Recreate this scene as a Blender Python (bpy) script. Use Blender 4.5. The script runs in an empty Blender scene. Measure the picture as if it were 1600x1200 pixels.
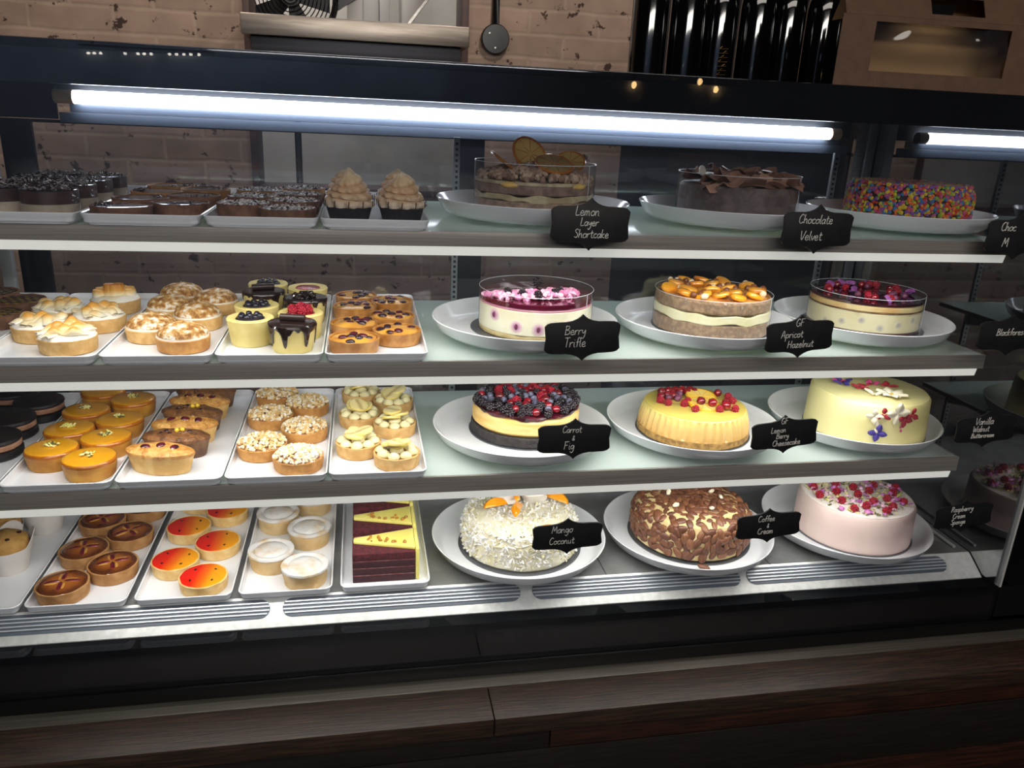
import bpy, bmesh, math, random
from mathutils import Vector, Matrix, Euler, noise
PI = math.pi
SC = bpy.context.scene
COL = SC.collection

# ------------------------------------------------------------------ camera
cam = bpy.data.cameras.new('camera'); co = bpy.data.objects.new('camera', cam); COL.objects.link(co)
RIGHT = Vector((0.98286, -0.17971, 0.04141)); FWD = Vector((0.18481, 0.92921, -0.32006)).normalized()
roll, yaw, pitch = math.radians(-2.6675), math.radians(11.2485), math.radians(18.6673)
FWD = Vector((math.sin(yaw)*math.cos(pitch), math.cos(yaw)*math.cos(pitch), -math.sin(pitch)))
r0 = Vector((math.cos(yaw), -math.sin(yaw), 0)); d0 = FWD.cross(r0)
RIGHT = math.cos(roll)*r0 + math.sin(roll)*d0; DOWN = -math.sin(roll)*r0 + math.cos(roll)*d0
m4 = Matrix.Identity(4)
for i in range(3):
    m4[i][0], m4[i][1], m4[i][2] = RIGHT[i], -DOWN[i], -FWD[i]
m4[0][3], m4[1][3], m4[2][3] = -0.3255, -1.1233, 0.8158
co.matrix_world = m4
cam.sensor_width = 36; cam.lens = 1231.6/1600*36; cam.clip_start = .02; cam.clip_end = 60
SC.camera = co
# ------------------------------------------------------------------ world, exposure
w = bpy.data.worlds.new('world'); SC.world = w; w.use_nodes = True
w.node_tree.nodes['Background'].inputs[0].default_value = (.5, .55, .7, 1)
w.node_tree.nodes['Background'].inputs[1].default_value = .02
vs = SC.view_settings
vs.view_transform = 'Standard'; vs.look = 'None'; vs.gamma = 1; vs.use_curve_mapping = False
vs.exposure = 0.2
SC.cycles.max_bounces = 10; SC.cycles.transparent_max_bounces = 16
SC.cycles.caustics_reflective = False; SC.cycles.caustics_refractive = False
SC.cycles.use_denoising = True
SC.cycles.sample_clamp_indirect = 6
# ------------------------------------------------------------------ lights
def area(name, loc, rot, sx, sy, power, col=(1, 1, 1), spread=PI):
    l = bpy.data.lights.new(name, 'AREA'); l.shape = 'RECTANGLE'; l.size = sx; l.size_y = sy
    l.energy = power; l.color = col; l.spread = spread
    o = bpy.data.objects.new(name, l); COL.objects.link(o); o.location = loc; o.rotation_euler = rot
    return o
SHELF_Z = (.6545, .457, .262)
RAIL_H = (.0215, .0245, .0275)
DECK_Z = .030
LED_POWER = (2.3, 2.4, 2.45)
LED_COL = (1.0, .97, .90)
TUBE_STRENGTH = 13.0
for z, p in zip(SHELF_Z, LED_POWER):     # led strips tucked behind each shelf's steel front rail
    area('led_strip_light', (-.10, .045, z-.0385), (math.radians(22), 0, 0), 1.44, .012, p, LED_COL)
# warm spots of the room that light the brick wall behind the counter
def spot(name, loc, target, power, ang, col, blend=.6, size=.05):
    l = bpy.data.lights.new(name, 'SPOT'); l.energy = power; l.spot_size = ang; l.spot_blend = blend; l.color = col
    l.shadow_soft_size = size
    o = bpy.data.objects.new(name, l); COL.objects.link(o); o.location = loc
    o.rotation_euler = (Vector(target)-Vector(loc)).to_track_quat('-Z', 'Y').to_euler()
WARM = (1, .87, .77)
spot('wall_spot_light', (-1.1, .55, 1.8), (-1.05, 1.6, .78), 24, 1.8, WARM)
spot('wall_spot_light', (.25, .55, 1.8), (.25, 1.6, .78), 24, 1.8, WARM)
area('shop_ceiling_light', (.0, -1.5, 1.95), (math.radians(28), 0, 0), 2.6, .8, 29, (1, .93, .84))
area('front_fill_light', (-.2, -3.3, 1.62), (math.radians(68), 0, 0), 2.4, .25, 30, (1, .95, .88))  # unseen fill, added to brighten the top row, rails and signs from the front
area('kitchen_ceiling_light', (-.4, 2.6, 1.95), (0, 0, 0), 1.6, .6, 17, (1, .96, .9))
area('added_wall_fill_light', (-2.0, -5.6, 1.9), (math.radians(-50), 0, 0), 5, .3, 70, (.8, .88, 1))  # unseen wash, added so the far wall mirrors as a veil in the glass
spot('counter_spot_light', (.9, -.7, 1.85), (1.0, -.2, -.1), 5, 1.0, (1, .6, .4))

# ------------------------------------------------------------------ materials
def H(h):
    h = h.lstrip('#'); c = [int(h[i:i+2], 16)/255 for i in (0, 2, 4)]
    return tuple((x/12.92 if x <= .04045 else ((x+.055)/1.055)**2.4) for x in c)+(1,)
MATS = {}
def M(name, c1, c2=None, scale=40, rough=.5, bump=0, bscale=120, metal=0, spec=.5, coat=0, lo=.4, hi=.6, detail=5, stretch=None, c3=None, emit=0, sheen=0, sss=0, trough=None, bdist=.002):
    if name in MATS: return MATS[name]
    m = bpy.data.materials.new(name); m.use_nodes = True; MATS[name] = m
    nt = m.node_tree; N, L = nt.nodes, nt.links
    b = N['Principled BSDF']
    b.inputs['Roughness'].default_value = rough; b.inputs['Metallic'].default_value = metal
    b.inputs['Specular IOR Level'].default_value = spec; b.inputs['Coat Weight'].default_value = coat
    b.inputs['Coat Roughness'].default_value = .08
    if sss:
        b.inputs['Subsurface Weight'].default_value = sss; b.inputs['Subsurface Radius'].default_value = (1, .7, .4)
        b.inputs['Subsurface Scale'].default_value = .004
    b.inputs['Base Color'].default_value = H(c1)
    tc = N.new('ShaderNodeTexCoord'); vec = tc.outputs['Object']
    if stretch:
        mp = N.new('ShaderNodeMapping'); mp.inputs['Scale'].default_value = stretch
        L.new(vec, mp.inputs[0]); vec = mp.outputs[0]
    if c2:
        n = N.new('ShaderNodeTexNoise'); n.inputs['Scale'].default_value = scale; n.inputs['Detail'].default_value = detail
        L.new(vec, n.inputs['Vector'])
        r = N.new('ShaderNodeValToRGB'); e = r.color_ramp.elements
        e[0].position = lo; e[1].position = hi; e[0].color = H(c1); e[1].color = H(c2)
        if c3:
            x = e.new(min(.99, hi+(hi-lo))); x.color = H(c3)
        L.new(n.outputs['Fac'], r.inputs[0]); L.new(r.outputs[0], b.inputs['Base Color'])
    if bump:
        n2 = N.new('ShaderNodeTexNoise'); n2.inputs['Scale'].default_value = bscale; n2.inputs['Detail'].default_value = 4
        L.new(vec, n2.inputs['Vector'])
        bp = N.new('ShaderNodeBump'); bp.inputs['Strength'].default_value = bump; bp.inputs['Distance'].default_value = bdist
        L.new(n2.outputs['Fac'], bp.inputs['Height']); L.new(bp.outputs[0], b.inputs['Normal'])
    if emit:
        b.inputs['Emission Color'].default_value = H(c1); b.inputs['Emission Strength'].default_value = emit
    return m
def thin_glass(name, tint='#f8f9fb', rough=0.0, ior=1.5, haze=0, refl=0):
    if name in MATS: return MATS[name]
    m = bpy.data.materials.new(name); m.use_nodes = True; MATS[name] = m
    nt = m.node_tree; N, L = nt.nodes, nt.links; N.clear()
    out = N.new('ShaderNodeOutputMaterial'); mix = N.new('ShaderNodeMixShader')
    t = N.new('ShaderNodeBsdfTransparent'); t.inputs[0].default_value = H(tint)
    g = N.new('ShaderNodeBsdfGlossy'); g.inputs['Roughness'].default_value = rough
    geo = N.new('ShaderNodeNewGeometry'); mx = N.new('ShaderNodeMix'); mx.data_type = 'FLOAT'
    mx.inputs[2].default_value = ior; mx.inputs[3].default_value = 1/ior
    f = N.new('ShaderNodeFresnel')
    L.new(geo.outputs['Backfacing'], mx.inputs[0]); L.new(mx.outputs[0], f.inputs['IOR'])
    mxm = N.new('ShaderNodeMath'); mxm.operation = 'MAXIMUM'; mxm.inputs[1].default_value = refl; L.new(f.outputs[0], mxm.inputs[0])
    L.new(mxm.outputs[0], mix.inputs[0]); L.new(t.outputs[0], mix.inputs[1]); L.new(g.outputs[0], mix.inputs[2])
    last = mix
    if haze:      # pale blue diffuse mixed in, imitating a haze of light on the pane
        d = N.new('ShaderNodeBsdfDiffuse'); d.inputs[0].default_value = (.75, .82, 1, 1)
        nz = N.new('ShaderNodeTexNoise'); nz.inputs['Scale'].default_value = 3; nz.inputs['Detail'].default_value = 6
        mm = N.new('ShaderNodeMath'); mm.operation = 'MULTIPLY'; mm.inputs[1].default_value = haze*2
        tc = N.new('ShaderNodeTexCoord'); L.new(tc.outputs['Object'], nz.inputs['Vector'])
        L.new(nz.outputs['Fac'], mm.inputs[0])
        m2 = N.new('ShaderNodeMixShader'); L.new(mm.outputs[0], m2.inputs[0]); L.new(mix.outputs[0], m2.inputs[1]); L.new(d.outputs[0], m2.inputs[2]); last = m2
    L.new(last.outputs[0], out.inputs[0])
    return m
def frosted(name):
    m = bpy.data.materials.new(name); m.use_nodes = True
    nt = m.node_tree; N, L = nt.nodes, nt.links
    b = N['Principled BSDF']; b.inputs['Base Color'].default_value = H('#e2ece7'); b.inputs['Roughness'].default_value = .16
    out = N['Material Output']; t = N.new('ShaderNodeBsdfTransparent'); t.inputs[0].default_value = H('#e4f1eb')
    tr = N.new('ShaderNodeBsdfTranslucent'); tr.inputs[0].default_value = H('#d4eae0')
    m1 = N.new('ShaderNodeMixShader'); m1.inputs[0].default_value = .22
    m2 = N.new('ShaderNodeMixShader'); m2.inputs[0].default_value = .25
    L.new(b.outputs[0], m1.inputs[1]); L.new(tr.outputs[0], m1.inputs[2])
    L.new(m1.outputs[0], m2.inputs[1]); L.new(t.outputs[0], m2.inputs[2]); L.new(m2.outputs[0], out.inputs[0])
    return m
def emitter(name, col, strength):
    m = bpy.data.materials.new(name); m.use_nodes = True
    b = m.node_tree.nodes['Principled BSDF']; b.inputs['Base Color'].default_value = H(col)
    b.inputs['Emission Color'].default_value = H(col); b.inputs['Emission Strength'].default_value = strength
    return m
def see_through(m, amt=.45, col='#e0b050'):
    """thin candied fruit lets light through"""
    nt = m.node_tree; N, L = nt.nodes, nt.links; b = N['Principled BSDF']; out = N['Material Output']
    tr = N.new('ShaderNodeBsdfTranslucent'); tr.inputs[0].default_value = H(col); mx = N.new('ShaderNodeMixShader'); mx.inputs[0].default_value = amt
    L.new(b.outputs[0], mx.inputs[1]); L.new(tr.outputs[0], mx.inputs[2]); L.new(mx.outputs[0], out.inputs[0]); return m
def radial_ramp(name, stops, rough=.5, coat=0, namt=0):
    m = bpy.data.materials.new(name); m.use_nodes = True; nt = m.node_tree; N, L = nt.nodes, nt.links
    b = N['Principled BSDF']; b.inputs['Roughness'].default_value = rough; b.inputs['Coat Weight'].default_value = coat; b.inputs['Coat Roughness'].default_value = .06
    tc = N.new('ShaderNodeTexCoord'); ln = N.new('ShaderNodeVectorMath'); ln.operation = 'LENGTH'; L.new(tc.outputs['Object'], ln.inputs[0])
    mr = N.new('ShaderNodeMapRange'); mr.inputs[1].default_value = 0; mr.inputs[2].default_value = stops[-1][0]; L.new(ln.outputs['Value'], mr.inputs[0])
    r = N.new('ShaderNodeValToRGB'); e = r.color_ramp.elements; e[0].color = H(stops[0][1]); e[1].color = H(stops[-1][1])
    for p, c in stops[1:-1]: x = e.new(p/stops[-1][0]); x.color = H(c)
    nz = N.new('ShaderNodeTexNoise'); nz.inputs['Scale'].default_value = 60; nz.inputs['Detail'].default_value = 4; L.new(tc.outputs['Object'], nz.inputs['Vector'])
    ma = N.new('ShaderNodeMath'); ma.operation = 'MULTIPLY_ADD'; ma.inputs[1].default_value = namt*2; ma.inputs[2].default_value = -namt; L.new(nz.outputs['Fac'], ma.inputs[0])
    ad = N.new('ShaderNodeMath'); ad.operation = 'ADD'; L.new(mr.outputs[0], ad.inputs[0]); L.new(ma.outputs[0], ad.inputs[1])
    L.new(ad.outputs[0], r.inputs[0]); L.new(r.outputs[0], b.inputs['Base Color']); return m
def axis_ramp(name, stops, axis=0, rough=.1, coat=.5, nscale=60, namt=.0, bump=0):
    """a colour that runs along one axis of the thing itself (glaze poured in two colours, toasted crests)"""
    if name in MATS: return MATS[name]
    m = bpy.data.materials.new(name); m.use_nodes = True; MATS[name] = m
    nt = m.node_tree; N, L = nt.nodes, nt.links; b = N['Principled BSDF']
    b.inputs['Roughness'].default_value = rough; b.inputs['Coat Weight'].default_value = coat
    tc = N.new('ShaderNodeTexCoord'); sx = N.new('ShaderNodeSeparateXYZ'); L.new(tc.outputs['Object'], sx.inputs[0])
    a0, a1 = stops[0][0], stops[-1][0]
    mr = N.new('ShaderNodeMapRange'); mr.inputs[1].default_value = a0; mr.inputs[2].default_value = a1
    nz = N.new('ShaderNodeTexNoise'); nz.inputs['Scale'].default_value = nscale; nz.inputs['Detail'].default_value = 4
    L.new(tc.outputs['Object'], nz.inputs['Vector'])
    ma = N.new('ShaderNodeMath'); ma.operation = 'MULTIPLY_ADD'; ma.inputs[1].default_value = namt*2; ma.inputs[2].default_value = -namt
    L.new(nz.outputs['Fac'], ma.inputs[0])
    ad = N.new('ShaderNodeMath'); ad.operation = 'ADD'
    L.new(sx.outputs[axis], mr.inputs[0]); L.new(mr.outputs[0], ad.inputs[0]); L.new(ma.outputs[0], ad.inputs[1])
    r = N.new('ShaderNodeValToRGB'); e = r.color_ramp.elements
    pos = [(s[0]-a0)/(a1-a0) for s in stops]
    e[0].position, e[1].position = pos[0], pos[-1]; e[0].color, e[1].color = H(stops[0][1]), H(stops[-1][1])
    for p, s in list(zip(pos, stops))[1:-1]:
        x = e.new(p); x.color = H(s[1])
    L.new(ad.outputs[0], r.inputs[0]); L.new(r.outputs[0], b.inputs['Base Color'])
    if bump:
        bp = N.new('ShaderNodeBump'); bp.inputs['Strength'].default_value = bump; bp.inputs['Distance'].default_value = .002
        L.new(nz.outputs['Fac'], bp.inputs['Height']); L.new(bp.outputs[0], b.inputs['Normal'])
    return m

# ------------------------------------------------------------------ mesh helpers
class MB:
    def __init__(s): s.v = []; s.f = []; s.m = []
    def add(s, V, F, mi=0):
        n = len(s.v); s.v += [tuple(p) for p in V]; s.f += [tuple(i+n for i in q) for q in F]; s.m += [mi]*len(F)
        return s
    def lathe(s, prof, seg=36, c=(0, 0, 0), mi=0, sx=1, sy=1, wob=None, arc=None):
        """prof (r,z) from the bottom up the outside to the top; wob(a,i,r,z)->(r,z)"""
        V, F, rows = [], [], []
        for i, (r, z) in enumerate(prof):
            if r < 1e-6:
                rr, zz = (0, z) if not wob else (0, wob(0, i, 0, z)[1])
                rows.append([len(V)]); V.append((c[0], c[1], c[2]+zz)); continue
            row = []
            for k in range(seg):
                a = 2*PI*k/seg; rr, zz = (r, z) if not wob else wob(a, i, r, z)
                row.append(len(V)); V.append((c[0]+rr*math.cos(a)*sx, c[1]+rr*math.sin(a)*sy, c[2]+zz))
            rows.append(row)
        for A, B in zip(rows, rows[1:]):
            if len(A) == 1 and len(B) == 1: continue
            for k in range(seg):
                k2 = (k+1) % seg
                if len(A) == 1: F.append((A[0], B[k2], B[k]))
                elif len(B) == 1: F.append((A[k], A[k2], B[0]))
                else: F.append((A[k], A[k2], B[k2], B[k]))
        return s.add(V, F, mi)
    def ell(s, c, r, rot=None, seg=12, rings=7, mi=0, nz=0, nf=30, seed=0):
        V, F = [], []; R = rot.to_matrix() if isinstance(rot, Euler) else rot
        V.append(Vector((0, 0, -1)))
        for i in range(1, rings):
            t = -PI/2+PI*i/rings
            for k in range(seg):
                a = 2*PI*k/seg; V.append(Vector((math.cos(t)*math.cos(a), math.cos(t)*math.sin(a), math.sin(t))))
        V.append(Vector((0, 0, 1)))
        if nz: V = [p*(1+nz*noise.noise(p*nf*.1+Vector((seed*7.3, seed*3.1, seed)))) for p in V]
        V = [Vector((p.x*r[0], p.y*r[1], p.z*r[2])) for p in V]
        if R: V = [R @ p for p in V]
        V = [p+Vector(c) for p in V]
        for k in range(seg): F.append((0, 1+(k+1) % seg, 1+k))
        for i in range(rings-2):
            for k in range(seg):
                a, b = 1+i*seg+k, 1+i*seg+(k+1) % seg; F.append((a, b, b+seg, a+seg))
        t = len(V)-1; o = 1+(rings-2)*seg
        for k in range(seg): F.append((o+k, o+(k+1) % seg, t))
        return s.add(V, F, mi)
    def box(s, lo, hi, mi=0, rot=None, c=None):
        x0, y0, z0 = lo; x1, y1, z1 = hi
        V = [Vector(p) for p in ((x0, y0, z0), (x1, y0, z0), (x1, y1, z0), (x0, y1, z0), (x0, y0, z1), (x1, y0, z1), (x1, y1, z1), (x0, y1, z1))]
        if rot: 
            R = rot.to_matrix() if isinstance(rot, Euler) else rot
            V = [R @ p for p in V]
        if c: V = [p+Vector(c) for p in V]
        return s.add(V, [(0, 3, 2, 1), (4, 5, 6, 7), (0, 1, 5, 4), (1, 2, 6, 5), (2, 3, 7, 6), (3, 0, 4, 7)], mi)
    def prism(s, out, t0, t1, axis='z', mi=0, mat4=None):
        """2D outline extruded from t0 to t1 along an axis"""
        def P(u, v, t): return {'z': (u, v, t), 'y': (u, t, v), 'x': (t, u, v)}[axis]
        n = len(out); V = [Vector(P(u, v, t0)) for u, v in out]+[Vector(P(u, v, t1)) for u, v in out]
        if mat4: V = [mat4 @ p for p in V]
        F = [tuple(range(n))[::-1], tuple(range(n, 2*n))]+[(i, (i+1) % n, n+(i+1) % n, n+i) for i in range(n)]
        return s.add(V, F, mi)
    def tube(s, pts, r, seg=8, mi=0, cap=True, closed=False):
        P = [Vector(p) for p in pts]; n = len(P); V, F = [], []
        rr = r if callable(r) else (lambda t: r)
        up = Vector((0, 0, 1))
        for i, p in enumerate(P):
            if closed: t = P[(i+1) % n]-P[i-1]
            else: t = P[min(i+1, n-1)]-P[max(i-1, 0)]
            t.normalize(); a = t.cross(up)
            if a.length < 1e-3: a = t.cross(Vector((0, 1, 0)))
            a.normalize(); b = a.cross(t); q = rr(i/max(1, n-1))
            for k in range(seg):
                an = 2*PI*k/seg; V.append(p+a*q*math.cos(an)+b*q*math.sin(an))
        for i in range(n if closed else n-1):
            for k in range(seg):
                j = (i+1) % n
                F.append((i*seg+k, i*seg+(k+1) % seg, j*seg+(k+1) % seg, j*seg+k))
        if cap and not closed: F += [tuple(range(seg))[::-1], tuple((n-1)*seg+k for k in range(seg))]
        return s.add(V, F, mi)
    def grid(s, fn, nu, nv, mi=0):
        V = [fn(i/nu, j/nv) for j in range(nv+1) for i in range(nu+1)]
        F = [(j*(nu+1)+i, j*(nu+1)+i+1, (j+1)*(nu+1)+i+1, (j+1)*(nu+1)+i) for j in range(nv) for i in range(nu)]
        return s.add(V, F, mi)
    def mesh(s, name, mats, smooth=40, bevel=0, bseg=2, recalc=True):
        me = bpy.data.meshes.new(name); me.from_pydata(s.v, [], s.f)
        if not isinstance(mats, (list, tuple)): mats = [mats]
        for m in mats: me.materials.append(m)
        if len(mats) > 1: me.polygons.foreach_set('material_index', s.m)
        if recalc or bevel:
            bm = bmesh.new(); bm.from_mesh(me)
            if recalc: bmesh.ops.recalc_face_normals(bm, faces=bm.faces)
            if bevel:
                ed = [e for e in bm.edges if len(e.link_faces) == 2 and e.calc_face_angle(0) > .6]
                bmesh.ops.bevel(bm, geom=ed, offset=bevel, segments=bseg, profile=.6, affect='EDGES', clamp_overlap=True)
            bm.to_mesh(me); bm.free()
        if smooth:
            me.polygons.foreach_set('use_smooth', [True]*len(me.polygons))
            me.set_sharp_from_angle(angle=math.radians(smooth))
        me.update()
        return me
    def build(s, name, mats, parent=None, loc=(0, 0, 0), rot=(0, 0, 0), **k):
        return put(name, s.mesh(name, mats, **k), parent, loc, rot)
def put(name, me, parent=None, loc=(0, 0, 0), rot=(0, 0, 0), scale=None):
    o = bpy.data.objects.new(name, me); COL.objects.link(o)
    o.location = loc; o.rotation_euler = rot
    if scale: o.scale = (scale,)*3 if isinstance(scale, (int, float)) else scale
    if parent: o.parent = parent
    return o
def tag(o, label, cat, group=None):
    o['label'] = label; o['category'] = cat
    if group: o['group'] = group
    return o
def thing(name, label, cat, loc=(0, 0, 0), rz=0, group=None):
    o = bpy.data.objects.new(name, None); COL.objects.link(o); o.empty_display_size = .02
    o.location = loc; o.rotation_euler = (0, 0, rz)
    return tag(o, label, cat, group)
def struct(name, mb, mat, **k):
    o = mb.build(name, mat, **k); o['kind'] = 'structure'; return o
def stuff(o): o['kind'] = 'stuff'; return o
def bx(name, lo, hi, mat, parent=None, bevel=0, **k):
    return MB().box(lo, hi).build(name, mat, parent, bevel=bevel, **k)
def NZ(x, y=0, z=0): return noise.noise(Vector((x, y, z)))
R_ = random.Random
# ------------------------------------------------------------------ setting
def brick_mat():
    m = bpy.data.materials.new('brick'); m.use_nodes = True; nt = m.node_tree; N, L = nt.nodes, nt.links
    b = N['Principled BSDF']; b.inputs['Roughness'].default_value = .85
    tc = N.new('ShaderNodeTexCoord'); sp = N.new('ShaderNodeSeparateXYZ'); cb = N.new('ShaderNodeCombineXYZ')
    L.new(tc.outputs['Object'], sp.inputs[0]); L.new(sp.outputs[0], cb.inputs[0]); L.new(sp.outputs[2], cb.inputs[1])
    nz0 = N.new('ShaderNodeTexNoise'); nz0.inputs['Scale'].default_value = 9; nz0.inputs['Detail'].default_value = 3
    L.new(tc.outputs['Object'], nz0.inputs['Vector'])
    va = N.new('ShaderNodeVectorMath'); va.operation = 'MULTIPLY_ADD'; va.inputs[1].default_value = (.016, .014, 0); L.new(nz0.outputs['Color'], va.inputs[0]); L.new(cb.outputs[0], va.inputs[2])
    br = N.new('ShaderNodeTexBrick'); L.new(va.outputs[0], br.inputs['Vector'])
    br.inputs['Scale'].default_value = 1; br.inputs['Brick Width'].default_value = .228; br.inputs['Row Height'].default_value = .072
    br.inputs['Mortar Size'].default_value = .009; br.inputs['Mortar Smooth'].default_value = .9; br.inputs['Bias'].default_value = -.1
    br.inputs['Color1'].default_value = H('#a68d7e'); br.inputs['Color2'].default_value = H('#958070'); br.inputs['Mortar'].default_value = H('#a99382')
    n1 = N.new('ShaderNodeTexNoise'); n1.inputs['Scale'].default_value = 12; n1.inputs['Detail'].default_value = 7; L.new(tc.outputs['Object'], n1.inputs['Vector'])
    r1 = N.new('ShaderNodeValToRGB'); e = r1.color_ramp.elements; e[0].position = .3; e[1].position = .7; e[0].color = (.66, .66, .66, 1); e[1].color = (1, 1, 1, 1)
    L.new(n1.outputs['Fac'], r1.inputs[0])
    mu = N.new('ShaderNodeMix'); mu.data_type = 'RGBA'; mu.blend_type = 'MULTIPLY'; mu.inputs[0].default_value = .8
    L.new(br.outputs['Color'], mu.inputs[6]); L.new(r1.outputs[0], mu.inputs[7])
    # dark chips where the whitewash has come away
    n2 = N.new('ShaderNodeTexNoise'); n2.inputs['Scale'].default_value = 17; n2.inputs['Detail'].default_value = 9; n2.inputs['Roughness'].default_value = .65; L.new(cb.outputs[0], n2.inputs['Vector'])
    r2 = N.new('ShaderNodeValToRGB'); e = r2.color_ramp.elements; e[0].position = .375; e[1].position = .405; e[0].color = (1, 1, 1, 1); e[1].color = (0, 0, 0, 1)
    L.new(n2.outputs['Fac'], r2.inputs[0])
    m2 = N.new('ShaderNodeMix'); m2.data_type = 'RGBA'; L.new(r2.outputs[0], m2.inputs[0]); L.new(mu.outputs[2], m2.inputs[6]); m2.inputs[7].default_value = H('#3a2a22')
    L.new(m2.outputs[2], b.inputs['Base Color'])
    bp = N.new('ShaderNodeBump'); bp.inputs['Strength'].default_value = .28; bp.inputs['Distance'].default_value = .01
    ad = N.new('ShaderNodeMath'); ad.operation = 'SUBTRACT'; L.new(n1.outputs['Fac'], ad.inputs[0]); L.new(br.outputs['Fac'], ad.inputs[1])
    L.new(ad.outputs[0], bp.inputs['Height']); L.new(bp.outputs[0], b.inputs['Normal'])
    return m
BRICK = brick_mat()
BLACK = M('black_satin', '#0b0c0e', rough=.35)
BLACKG = M('black_gloss', '#050608', rough=.06, spec=.5)
STILE = M('stile_navy', '#12161f', rough=.35)
STEEL = M('stainless', '#b9b6b0', '#a5a29c', scale=6, stretch=(2, 60, 60), rough=.28, metal=1, bump=.05, bscale=90)
STEELR = M('stainless_rail', '#aaa299', '#978f86', scale=5, stretch=(1.2, 80, 80), rough=.35, metal=.3)
STEELD = M('stainless_deck', '#b4b4b2', '#a4a4a2', scale=20, rough=.42, metal=.75, bump=.03)
DARKW = M('room_dark', '#1a1715', '#131110', scale=3, rough=.8)
FLOORM = M('floor_dark', '#120f0d', '#0c0a09', scale=6, rough=.4)
WHITEP = M('kitchen_white', '#d2cdc6', '#c4bfb8', scale=4, rough=.6)
BLACKW = M('black_wall', '#0d0e12', rough=.5)
FZ = -.75
struct('floor', MB().box((-4, -6.6, FZ-.05), (5, 3.3, FZ)), FLOORM)
struct('ceiling', MB().box((-4, -6.6, 2.0), (5, 3.3, 2.05)), DARKW)
struct('wall_front', MB().box((-4, -6.7, FZ), (5, -6.6, 2.0)), M('front_wall_blue', '#66707f', '#565f6d', scale=2, rough=.7))
struct('wall_left', MB().box((-4.1, -6.6, FZ), (-4, 3.3, 2.0)), DARKW)
struct('wall_right', MB().box((5, -6.6, FZ), (5.1, 3.3, 2.0)), DARKW)
# brick wall behind the counter with the kitchen pass cut through it
wb = MB(); y0, y1 = 1.6, 1.75
wb.box((-4, y0, FZ), (-.665, y1, 2.0)); wb.box((.02, y0, FZ), (.56, y1, 2.0)); wb.box((-.665, y0, FZ), (.02, y1, .55)); wb.box((-.665, y0, 1.7), (.02, y1, 2.0))
struct('wall_back', wb, BRICK, smooth=0)
struct('wall_right_back', MB().box((.56, y0, FZ), (5, y1, 2.0)), BLACKW)
struct('wall_kitchen', MB().box((-4, 3.2, FZ), (5, 3.3, 2.0)), WHITEP)
tb = MB(); tb.box((-.665, 1.585, .55), (-.645, 1.75, 1.7)); tb.box((-.002, 1.585, .55), (.02, 1.75, 1.7)); tb.box((-.645, 1.585, 1.68), (-.002, 1.75, 1.7)); tb.box((-.645, 1.585, .55), (-.002, 1.75, .57))
struct('trim_1', tb, M('trim_brown', '#4a2c24', '#3a221c', scale=10, rough=.5), bevel=.002)
# stainless shelf across the pass
t = thing('pass_shelf', 'brushed stainless steel shelf across the kitchen pass in the brick wall', 'shelf', (-.325, 1.44, .96))
PS = MB().box((-.322, -.06, .045), (.322, .16, .10)).build('shelf_top', M('shelf_steel', '#8e857c', '#7d746b', scale=3, stretch=(3, 40, 40), rough=.3, metal=.8), t, bevel=.003)
MB().box((-.30, -.035, .0), (.30, .16, .0445)).build('support_beam', M('dark_steel', '#35353a', rough=.45, metal=.8), t, bevel=.002)
# kitchen beyond the pass
t = thing('exhaust_fan', 'black round fan grille beyond the steel pass shelf', 'fan', (-.575, 2.3, 1.215))
f = MB()
for q in range(1, 12): f.tube([(math.cos(a)*q*.0145, 0, math.sin(a)*q*.0145) for a in [2*PI*k/40 for k in range(40)]], .0022, 5, closed=True)
f.build('wire_guard', BLACK, t, loc=(0, -.04, 0))
f = MB()
for k in range(5):
    a = 2*PI*k/5; f.box((.03, -.003, -.035), (.135, .003, .035), rot=Euler((.5, 0, 0)), c=(0, 0, 0)) if 0 else f.add([Matrix.Rotation(a, 3, 'Y') @ Vector(p) for p in ((.03, -.01, -.02), (.145, -.02, -.05), (.145, .02, .05), (.03, .01, .02), (.03, -.007, -.02), (.145, -.017, -.05), (.145, .023, .05), (.03, .013, .02))], [(0, 1, 2, 3), (7, 6, 5, 4), (0, 4, 5, 1), (1, 5, 6, 2), (2, 6, 7, 3), (3, 7, 4, 0)])
f.build('fan_blade', M('fan_grey', '#3b3c40', rough=.5), t, loc=(0, .02, 0)); 
MB().lathe([(0, -.03), (.035, -.03), (.035, .02), (0, .02)], 24).build('hub', BLACK, t, rot=(PI/2, 0, 0))
f = MB(); f.tube([(math.cos(a)*.168, 0, math.sin(a)*.168) for a in [2*PI*k/48 for k in range(48)]], .011, 8, closed=True)
f.build('rim', BLACK, t)
MB().tube([(0, .06, 0), (0, .09, -.3), (0, .09, -1.965)], .014, 10).build('stand', BLACK, t)
t = thing('kitchen_duct', 'white sheet metal duct with upright folds seen through the kitchen pass', 'duct', (-.27, 2.75, 1.06))
for k, (a, b) in enumerate([(-.10, -.035), (-.03, .035), (.04, .085)]):
    MB().box((a, 0, 0), (b, .1+.02*k, .93)).build('duct_panel', M('duct_white', '#dcdad6', rough=.4), t, bevel=.004)
MB().prism([(-.16, .15), (-.05, .22), (-.05, .28), (-.16, .20)], -.03, -.001, 'y').build('dark_bracket', BLACK, t)
t = thing('range_hood', 'pale sloping hood panel right of the white duct in the kitchen pass', 'hood', (0, 2.72, FZ))
MB().prism([(-.14, 1.88), (.03, 2.10), (.03, 2.7), (-.14, 2.7)], -.15, .12, 'y').build('hood_panel', M('hood_grey', '#b5b2ad', rough=.35, metal=.3), t, bevel=.003)
MB().prism([(-.145, 1.872), (.035, 2.104), (.035, 2.118), (-.145, 1.89)], -.155, .125, 'y').build('hood_edge', STEEL, t)
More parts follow.
